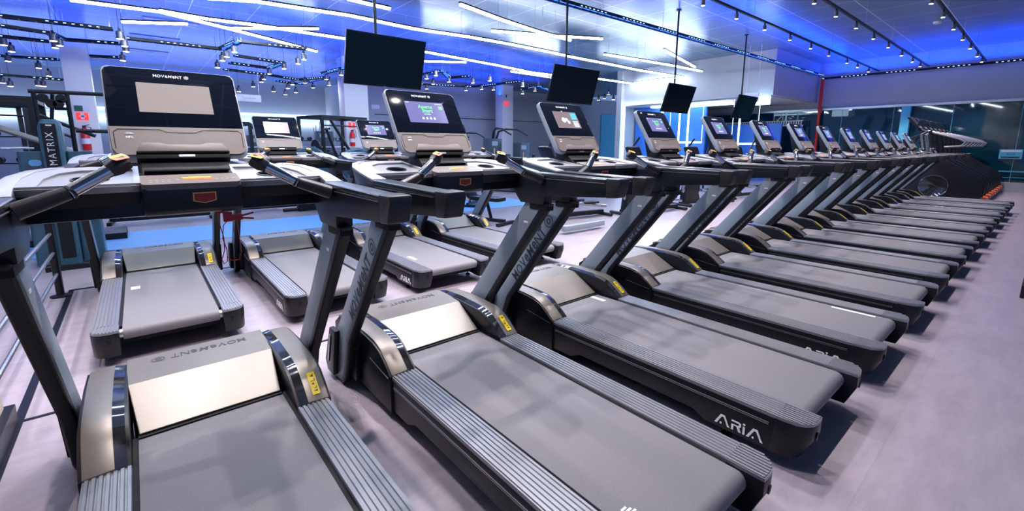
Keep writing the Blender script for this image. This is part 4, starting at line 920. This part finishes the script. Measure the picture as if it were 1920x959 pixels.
def extinguisher(x, y_, z, lab, s=1.0):
    r = empty('fire_extinguisher', (x, y_, z)); r.scale = (s, s, s)
    g = G(); g.lathe([(.07, 0), (.078, .02), (.078, .40), (.05, .47), (.03, .49)], (0, 0, 0), 'z', 16); g.build('cylinder', 'red', r)
    g = G(); g.lathe([(.079, .14), (.079, .26)], (0, 0, 0), 'z', 16); g.build('paper_label', 'sign', r)
    g = G(); g.box(-.03, .03, -.02, .02, .49, .54).tube([(0, -.01, .53), (.09, -.02, .56)], .008, 6).tube([(0, -.01, .52), (.11, -.02, .50), (.11, -.03, .30)], .010, 6); g.build('valve', 'black', r)
    return tag(r, lab, 'fire extinguisher')
extinguisher(-1.10, 15.28, 1.25, 'red fire extinguisher on the left white column', 1.25)
extinguisher(6.22, 14.88, 1.35, 'red fire extinguisher on the middle white column', 1.15)

# ------------------------------------------------------------------ stair climbers at the far end
def build_climber():
    r = empty('stair_climber')
    for s in (-1, 1):
        g = G(); g.prism([(.45, .12), (.48, .45), (.22, 1.15), (.05, 1.30), (-.12, 1.22), (-.98, .66), (-1.10, .50), (-1.08, .22), (-.95, .10), (.2, .08)], 'x', s*.26, s*.36)
        sh = g.build('side_shroud', 'dark', r, bevel=.02)
        g = G(); g.lathe([(.0, .361), (.30, .361), (.30, .372), (.27, .378), (.0, .378)], (0, -.17, .44), 'x', 26)
        if s < 0: g.bm.transform(Matrix.Scale(-1, 4, (1, 0, 0)))
        g.build('wheel_cover', 'black_matte', sh)
        g = G(); g.lathe([(.275, .376), (.285, .382), (.275, .386), (.265, .382)], (0, -.17, .42), 'x', 26)
        if s < 0: g.bm.transform(Matrix.Scale(-1, 4, (1, 0, 0)))
        g.build('cover_ring', 'chromedark', sh)
        g = G(); g.tube([(s*.30, .10, 1.15), (s*.30, .22, 1.72), (s*.30, .10, 1.80), (s*.31, -.50, 1.60), (s*.31, -.62, 1.52), (s*.31, -.55, 1.42), (s*.31, -.25, 1.40)], .024, 8)
        g.build('handrail', 'rail', r)
        g = G(); g.tube([(s*.30, -.08, 1.15), (s*.30, .05, 1.80)], .04, 8); g.build('support_post', 'dark', r)
        g = G(); g.tube([(s*.30, .22, 1.72), (s*.28, .42, 1.62), (s*.26, .45, 1.50)], .02, 8); g.build('front_grip', 'rubber', r)
    for k2 in range(4):
        g = G(); g.box(-.25, .25, -.55-k2*.22+.24, -.35-k2*.22+.24, .86-k2*.2, .90-k2*.2).box(-.25, .25, -.36-k2*.22+.24, -.34-k2*.22+.24, .88-k2*.2, 1.06-k2*.2); g.build('step', 'dark', r, bevel=.005)
    g = G(); g.box(-.24, .24, -1.12, -.90, .16, .20).box(-.24, .24, -1.14, -1.10, .10, .19); g.build('lower_step', 'orange', r, bevel=.005)
    g = G(); g.box(-.33, .33, -1.0, .35, .0, .10); g.build('base', 'black', r, bevel=.01)
    U = Vector((0, .62, .78))
    T = plane_m((0, .26, 1.86), (1, 0, 0), U)
    g = G(); g.prism(rrect(-.26, .26, 0, .42, .04), 'z', -.05, 0, mtx=T); c = g.build('console', 'dark', r, bevel=.01)
    g = G(); g.prism(rrect(-.22, .22, .12, .38, .01), 'z', 0, .004, mtx=T); g.build('display', 'glass', c)
    g = G(); g.prism(rrect(-.15, .15, .03, .09, .01), 'z', 0, .006, mtx=T); g.build('keypad', 'taupe', c)
    g = G(); g.tube([(-.28, .12, 1.78), (0, .30, 1.84), (.28, .12, 1.78)], .035, 8); g.build('console_bridge', 'dark', r)
    return r
sc0 = build_climber(); sct = build_tree(sc0)
for i in range(7):
    r = sc0 if i == 0 else copy_tree(sct)
    r.location = (15.75+i*.78, 0, 0)
    tag(r, ['nearest stair climber, beside the last treadmill of the front row', 'second stair climber in the line at the far end', 'third stair climber in the line at the far end', 'middle stair climber of the seven at the far end', 'fifth stair climber in the line, third from the glass', 'sixth stair climber in the line, second from the glass', 'farthest stair climber, closest to the glass wall'][i], 'stair climber', 'stair climbers at the far end')

# ------------------------------------------------------------------ cable tower behind the rear row
def rbox(g, x0, x1, y0, y1, z0, z1, mi=0): g.box(x0, x1, y0, y1, z0, z1, mi)
r = empty('cable_tower', (-.84, 5.35, 0))
g = G(); g.loft([[(p[0], p[1], z) for p in rrect(-.10+i_, .09-i_, -.12+i_, .20, .04)] for z, i_ in ((.02, 0), (1.60, 0), (1.66, .015), (1.69, .04))]); sh = g.build('front_shroud', 'teal', r)
g = G(); g.loft([[(-.07, -.125, .1), (.05, -.125, .1), (.05, -.11, .1), (-.07, -.11, .1)], [(-.07, -.125, 1.64), (.05, -.125, 1.64), (.05, -.11, 1.64), (-.07, -.11, 1.64)]]); g.build('front_inlay', 'black', sh)
text_mesh('brand_lettering', 'MATRIX', .088, plane_m((-.01, -.127, 1.36), (0, 0, 1), (-1, 0, 0)), 'white', sh, spacing=1.25)
g = G(); g.prism(rrect(-.03, .02, 1.615, 1.63, .006), 'y', -.128, -.124); g.build('shroud_badge', 'white', sh)
for s in (-1, 1):
    g = G(); g.loft([[(p[0], p[1], z) for p in rrect(min(s*.09, s*.30), max(s*.09, s*.30), -.02, .35, .03)] for z in (.02, 1.28, 1.33)]); o = g.build('weight_shroud', 'teal', r)
    g = G(); g.prism(rrect(min(s*.13, s*.26), max(s*.13, s*.26), .5, 1.18, .02), 'y', -.028, -.018); g.build('shroud_window', 'shroud', o)
    if s < 0:
        g = G(); g.prism(rrect(-.22, -.12, 1.17, 1.24, .03), 'y', -.034, -.018); g.build('instruction_badge', 'bluefloor', o)
g = G()
g.tube([(-.10, .08, 1.0), (-.10, .08, 2.0)], .022, 8).tube([(.17, .08, 1.2), (.17, .08, 2.0)], .022, 8).tube([(-.14, .08, 2.0), (1.6, .10, 2.02)], .022, 8).tube([(0.0, .1, 1.62), (0.05, .1, 1.98)], .018, 8).tube([(0.05, .08, 1.82), (.17, .08, 1.82)], .018, 8).tube([(.2, .0, 1.57), (1.6, 0, 1.55)], .022, 8)
g.build('top_frame', 'dark', r)
for (px, pz) in ((-.03, 1.93), (.12, 1.93), (.03, 1.87), (.09, 1.87)):
    g = G(); g.lathe([(.045, -.012), (.05, -.008), (.042, 0), (.05, .008), (.045, .012)], (px, .05, pz), 'y', 16).lathe([(.012, -.02), (.012, .02)], (px, .05, pz), 'y', 8); g.build('pulley', 'black', r)
g = G(); g.box(-.2, .36, -.35, -.30, 0, .05).tube([(.20, -.25, .07), (.44, -.2, .07), (.44, .05, .07), (.20, .1, .07)], .03, 8); g.build('foot_frame', 'dark', r)
tag(r, 'blue grey cable tower with white vertical brand lettering behind the nearest tray', 'gym machine')

# generic machines ------------------------------------------------------------
def weight_machine(x, y_, rz, lab, h=1.75, arm=True, seat=True, m='shroud', w_=.6, sc_=1.0):
    r = empty('strength_machine', (x, y_, 0), rz); r.scale = (sc_,)*3
    g = G(); g.loft([[(p[0], p[1], z) for p in rrect(-w_/2, w_/2, -.12, .16, .05)] for z in (.03, h-.06, h)])
    t = g.build('weight_tower', m, r)
    g = G(); g.prism(rrect(-w_*.36, w_*.10, h-.22, h-.08, .05), 'y', -.13, -.118); g.build('instruction_plate', 'tray', t)
    g = G(); g.box(-w_*.20, -w_*.12, -.130, -.118, h*.35, h-.30); g.build('weight_scale', 'gold', t)
    g = G(); g.tube([(-w_*.5, 0, .05), (-w_*.5, -1.2, .05)], .035, 8).tube([(w_*.5, 0, .05), (w_*.5, -1.2, .05)], .035, 8).tube([(-w_*.5, -1.2, .05), (w_*.5, -1.2, .05)], .035, 8).tube([(0, -.2, .05), (0, -.9, .95)], .04, 8)
    g.build('base_frame', 'dark', r)
    if seat:
        g = G(); g.prism(rrect(-.2, .2, -.95, -.55, .06), 'z', .50, .58); g.build('seat', 'black', r, bevel=.02)
        g = G(); g.prism(rrect(-.17, .17, .62, 1.15, .06), 'y', -.55, -.47); g.build('backrest', 'black', r, bevel=.02)
        g = G(); g.tube([(0, -.7, .05), (0, -.7, .5)], .035, 8); g.build('seat_post', 'dark', r)
    if arm:
        for s in (-1, 1):
            g = G(); g.tube([(s*.10, -.05, h-.05), (s*.14, -.12, h+.22), (s*.30, -.3, h+.30), (s*.45, -.6, h+.28), (s*.50, -.75, h+.2)], [.035, .035, .035, .025, .02], 8); g.build('lever_arm', 'black', r)
            g = G(); g.tube([(s*.5, -.75, h+.2), (s*.5, -.95, h+.1)], .024, 8); g.build('hand_grip', 'rubber', r)
    return tag(r, lab, 'gym machine')
weight_machine(8.55, 9.3, .35, 'strength machine with tall dark tower and curved lever arms, left of the slim column', 1.62, True, True, 'shroud', .72)
weight_machine(9.75, 9.3, .35, 'second strength machine with a dark tower, right of the slim column', 1.50, False, True, 'shroud', .70)
weight_machine(12.6, 10.6, .2, 'strength machine with curved arm seen right of the third console', 1.75, True, False, 'shroud', .4)
weight_machine(10.9, 8.2, -.6, 'low machine with padded seat behind the third treadmill console', 1.15, False, True, 'black', .6)
weight_machine(15.4, 12.0, .3, 'dark low machine in front of the cyan door', 1.2, False, True, 'black', .6)

def disc_machine(x, y_, rz, lab, rad=.42):
    r = empty('flywheel_machine', (x, y_, 0), rz)
    g = G(); g.lathe([(.0, -.10), (rad*.9, -.10), (rad, -.06), (rad, .06), (rad*.9, .10), (0, .10)], (0, 0, rad+.55), 'y', 28); d = g.build('flywheel_shroud', 'teal', r)
    g = G(); g.prism([(.14*math.cos(a)*1.0+.05, rad+.62+.05*math.sin(a)) for a in [2*PI*k/16 for k in range(16)]], 'y', -.106, -.10); g.build('oval_badge', 'sign', d)
    g = G(); g.box(-.3, .3, -.08, .08, 0, .6).tube([(-.6, 0, .05), (.7, 0, .05)], .04, 8); g.build('base_frame', 'dark', r, bevel=.01)
    g = G(); g.tube([(-.35, 0, .8), (-.65, 0, 1.75)], .03, 8).tube([(-.65, -.2, 1.75), (-.65, .2, 1.75)], .02, 8).tube([(.3, 0, .8), (.45, 0, 1.3)], .03, 8); g.build('handle_arm', 'dark', r)
    return tag(r, lab, 'gym machine')
disc_machine(3.72, 8.0, 0, 'round blue grey flywheel machine left of the violet start console', .40)
disc_machine(2.75, 8.3, .1, 'round dark flywheel machine right of the pale display console', .42)

def elliptical(x, y_, rz, lab):
    r = empty('elliptical_trainer', (x, y_, 0), rz)
    g = G(); g.lathe([(0, -.07), (.26, -.07), (.29, -.03), (.29, .03), (.26, .07), (0, .07)], (0, .55, .42), 'x', 24); d = g.build('flywheel_cover', 'black', r)
    g = G(); g.lathe([(.285, -.04), (.30, 0), (.285, .04)], (0, .55, .42), 'x', 24); g.build('cover_ring', 'steel', d)
    g = G(); g.prism([(.25, .10), (.85, .10), (.80, .55), (.62, 1.15), (.50, 1.15), (.45, .6)], 'x', -.08, .08); g.build('front_body', 'dark', r, bevel=.02)
    for s in (-1, 1):
        g = G(); g.tube([(s*.22, .45, .38), (s*.20, -.75, .22)], .028, 8); g.build('pedal_arm', 'steel', r)
        g = G(); g.prism(rrect(-.50, -.15, min(s*.13, s*.29), max(s*.13, s*.29), .03), 'z', .30, .34); o = g.bm.transform(Matrix(((0, 1, 0, 0), (1, 0, 0, 0), (0, 0, 1, 0), (0, 0, 0, 1)))); g.build('footplate', 'black', r, bevel=.01)
        g = G(); g.tube([(s*.24, .42, .42), (s*.28, .50, 1.0), (s*.28, .38, 1.35), (s*.26, .18, 1.58)], [.022, .022, .02, .024], 8); g.build('swing_arm', 'dark', r)
    g = G(); g.tube([(-.30, .90, .04), (.30, .90, .04)], .035, 8).tube([(-.28, -.85, .04), (.28, -.85, .04)], .035, 8).box(-.05, .05, -.85, .9, .04, .12); g.build('base_frame', 'dark', r)
    T = plane_m((0, .52, 1.16), (1, 0, 0), (0, .5, .86))
    g = G(); g.prism(rrect(-.18, .18, 0, .28, .04), 'z', -.04, 0, mtx=T); c = g.build('console', 'dark', r, bevel=.006)
    g = G(); g.prism(rrect(-.14, .14, .09, .25, .01), 'z', 0, .003, mtx=T); g.build('display', 'glass', c)
    return tag(r, lab, 'elliptical trainer', 'elliptical trainers behind the front row')
for (x, y_, rz, lab) in ((6.3, 3.9, 1.45, 'dark elliptical trainer showing between the third and fourth treadmills'),
                         (8.3, 3.4, 1.45, 'elliptical trainer with black round cover between the fourth and fifth treadmills'),
                         (10.6, 3.4, 1.45, 'elliptical trainer with black round cover behind the sixth treadmill'),
                         (12.9, 3.4, 1.45, 'elliptical trainer behind the eighth treadmill')):
    elliptical(x, y_, rz, lab)

# benches / racks, far
def rack(x, y_, rz, lab, w_=2.2, n=3, h=1.5):
    r = empty('dumbbell_rack', (x, y_, 0), rz)
    for s in (-1, 1):
        g = G(); g.box(s*w_/2-.04, s*w_/2+.04, -.05, .05, 0, h).box(s*w_/2-.04, s*w_/2+.04, -.4, .4, 0, .07); g.build('side_post', 'dark', r, bevel=.005)
    for k2 in range(n):
        z = .35+k2*(h-.5)/(n-1)
        g = G(); g.box(-w_/2, w_/2, -.22, .02, z-.03, z); g.build('shelf', 'dark', r)
    return tag(r, lab, 'rack', 'dark racks at the back'), [(.35+k2*(h-.5)/(n-1)) for k2 in range(n)]
def make_db():
    r = empty('dumbbell')
    g = G(); g.tube([(-.07, 0, .07), (.07, 0, .07)], .016, 8); g.build('handle', 'steel', r)
    g = G(); g.lathe([(.06, -.15), (.07, -.14), (.07, -.08), (.06, -.07)], (0, 0, .07), 'x', 12).lathe([(.06, .07), (.07, .08), (.07, .14), (.06, .15)], (0, 0, .07), 'x', 12); g.build('weight_head', 'black', r)
    return r
db = make_db(); dbt = build_tree(db); dbused = [False]
for ri, (x, y_, lab) in enumerate(((3.3, 17.0, 'dark dumbbell rack far back, left of the round flywheel machines'), (5.9, 18.0, 'dark dumbbell rack far back, nearer the middle column'), (-3.2, 14.0, 'dark rack far left behind the cable tower'))):
    rr, zs = rack(x, y_, 0, lab, 2.4, 3, 1.75)
    for j, z in enumerate(zs):
        for q_ in range(7):
            d = db if not dbused[0] else copy_tree(dbt); dbused[0] = True
            d.location = (x-1.0+q_*.33, y_-.10, z); d.rotation_euler = (0, 0, PI/2)
            tag(d, 'black dumbbell on the %s shelf of the %s rack' % (['lowest', 'middle', 'top'][j], ['left far', 'right far', 'leftmost'][ri]), 'dumbbell', 'dumbbells on %s shelf %s' % (['first', 'second', 'third'][ri], ['low', 'middle', 'high'][j]))

def power_rack(x, y_, rz, lab, h=2.2, w_=1.3, dp=1.2, bars=True, m='dark'):
    r = empty('power_rack', (x, y_, 0), rz)
    for sx in (-1, 1):
        for sy in (-1, 1):
            g = G(); g.box(sx*w_/2-.04, sx*w_/2+.04, sy*dp/2-.04, sy*dp/2+.04, 0, h); g.build('upright_post', m, r)
    g = G()
    for sx in (-1, 1): g.box(sx*w_/2-.035, sx*w_/2+.035, -dp/2, dp/2, h-.08, h)
    for sy in (-1, 1): g.box(-w_/2, w_/2, sy*dp/2-.035, sy*dp/2+.035, h-.08, h)
    g.build('top_frame', m, r)
    if bars:
        g = G(); g.tube([(-w_*.8, -dp/2, 1.35), (w_*.8, -dp/2, 1.35)], .015, 8); b = g.build('barbell', 'steel', r)
        for sx in (-1, 1):
            g = G(); g.lathe([(.0, -.03), (.22, -.03), (.22, .03), (0, .03)], (sx*w_*.66, -dp/2, 1.35), 'x', 20); g.build('weight_plate', 'black', b)
        g = G(); g.tube([(-w_/2, -dp/2, 2.0), (w_/2, -dp/2, 2.0)], .02, 8).tube([(w_/2, -dp/2, 1.9), (w_/2+.7, -dp/2, 1.55)], .03, 8); g.build('pull_up_bar', 'dark', r)
    return tag(r, lab, 'power rack')
power_rack(-1.95, 9.0, 0, 'black squat rack with barbell at the far left edge', 2.15, 1.3)
power_rack(-2.6, 12.5, .2, 'black squat rack further back at the left edge', 2.3, 1.4)
power_rack(4.9, 13.0, .3, 'dark rack frame seen between the pale display and the middle column', 2.3, 1.6)
power_rack(1.4, 12.5, .1, 'dark rack frame behind the pale display console', 2.0, 1.8)
power_rack(7.6, 12.0, .3, 'dark rack frame right of the violet start console', 1.9, 1.4)

def bench(x, y_, rz, lab):
    r = empty('incline_bench', (x, y_, 0), rz)
    g = G(); g.prism(rrect(-.14, .14, -.75, -.1, .04), 'z', .42, .49); g.build('seat', 'black', r, bevel=.015)
    T = plane_m((0, -.1, .45), (1, 0, 0), (0, .6, .8)); g = G(); g.prism(rrect(-.14, .14, 0, .8, .04), 'z', -.03, .04, mtx=T); g.build('backrest', 'black', r, bevel=.015)
    g = G(); g.box(-.03, .03, -.8, .7, .04, .10).box(-.25, .25, -.85, -.78, 0, .06).box(-.25, .25, .65, .72, 0, .06).tube([(0, -.5, .1), (0, -.4, .42)], .03, 8).tube([(0, .55, .1), (0, .15, .75)], .03, 8); g.build('base_frame', 'dark', r)
    return tag(r, lab, 'bench')
bench(4.6, 4.9, .3, 'dark incline bench seen between the slanted uprights under the second console')
bench(6.2, 6.9, 2.2, 'dark incline bench further back near the blue floor strip')
bench(1.9, 8.9, 1.5, 'low dark bench on the floor beyond the blue strip, under the nearest console')
bench(.1, 8.6, 1.5, 'low dark bench beyond the blue strip, behind the red safety clip')

# long low grey beam base of a machine in the middle
g = G(); g.prism(rrect(5.0, 6.0, 2.80, 2.92, .03), 'z', .05, .14); 
tag(g.build('machine_base_beam', 'grey', bevel=.01), 'long low grey beam lying on the floor behind the third treadmill', 'machine base')

# railing on the left
r = empty('railing', (-.85, 3.8, 0))
g = G()
g.tube([(.03, 0, 0), (.03, 0, .95)], .030, 10); p1 = g.build('post', 'dark', r)
g = G(); g.lathe([(.075, 0), (.075, .012), (.035, .02)], (.03, 0, 0), 'z', 16); g.build('post_foot', 'dark', p1)
for z in (.60, .42, .22):
    g = G(); g.tube([(.03, 0, z), (.03, -2.7, z)], .014, 8); g.build('rail_bar', 'steel', r)
g = G(); g.tube([(.03, 0, .95), (.03, -2.7, .95)], .022, 8); g.build('top_rail', 'steel', r)
tag(r, 'metal railing with thin bars at the left edge beside the treadmills', 'railing')

# thin dark post behind, right edge stand
r = empty('barrier_stand', (6.35, -2.05, 0))
g = G(); g.box(-.22, .3, -.05, .05, 0, .12); g.build('base', 'dark', r, bevel=.01)
g = G(); g.box(-.16, -.12, -.02, .02, .12, .75); g.build('post', 'dark', r)
tag(r, 'black stand with square foot cut off by the right edge', 'stand')
# small white scrap of paper on the floor
g = G(); g.prism([(-.04, -.01), (.03, -.02), (.045, .01), (-.03, .018)], 'z', 0.001, .003); tag(g.build('paper_scrap', 'sign', loc=(6.6, -1.43, 0)), 'small white paper scrap on the open floor at right', 'paper')

# speakers / sensors
g = G(); g.lathe([(.08, CEIL-.05), (.09, CEIL-.01), (.09, CEIL)], (16.2, .35, 0), 'z', 18); tag(g.build('smoke_detector', 'sign'), 'round white smoke detector on the blue ceiling at right', 'detector')

# tall steel bars in a holder and slanted black rig arms far back
r = empty('bar_holder', (5.95, 17.2, 0))
g = G(); g.box(-.5, .5, -.2, .2, 0, .25); g.build('holder_base', 'dark', r, bevel=.01)
for q_ in range(8):
    g = G(); g.tube([(-.42+q_*.12, (q_ % 2)*.12-.06, .2), (-.42+q_*.12, (q_ % 2)*.12-.06, 2.1+(q_*37 % 5)*.06)], .02, 6); g.build('steel_bar', 'steel', r)
tag(r, 'upright rack of tall steel bars far back, left of the middle column', 'bar rack')
r = empty('landmine_rig', (4.5, 12.0, 0))
g = G(); g.tube([(0, 0, 2.15), (.55, 0, 1.2), (.75, 0, .1)], .045, 8); g.build('slanted_arm', 'dark', r)
g = G(); g.tube([(.3, 0, 0), (.3, 0, 1.6)], .04, 8).box(0, .9, -.3, .3, 0, .06); g.build('stand', 'dark', r)
tag(r, 'black rig with long slanted arm left of the middle column', 'gym machine')
r = empty('leg_press', (-1.55, 7.2, 0))
for sx in (-1, 1):
    g = G(); g.tube([(.0, sx*.25, 1.65), (1.0, sx*.25, 1.18)], .03, 8); g.build('guide_rail', 'hood', r)
g = G(); g.box(.2, .5, -.3, .3, 0, 1.3).box(-.2, 1.2, -.35, .35, 0, .1); g.build('base_frame', 'dark', r, bevel=.01)
tag(r, 'leg press with pale slanted guide rails at the far left, behind the railing', 'gym machine')
weight_machine(2.9, 13.9, .3, 'dark strength machine with curved levers far back, above the pale display console', 1.7, True, True, 'shroud', .6)
weight_machine(5.3, 15.2, .1, 'dark strength machine without levers just left of the middle column', 1.9, False, True, 'shroud', .6)
weight_machine(9.8, 13.2, .3, 'blue grey strength machine right of the middle column', 1.6, True, True, 'teal', .6)
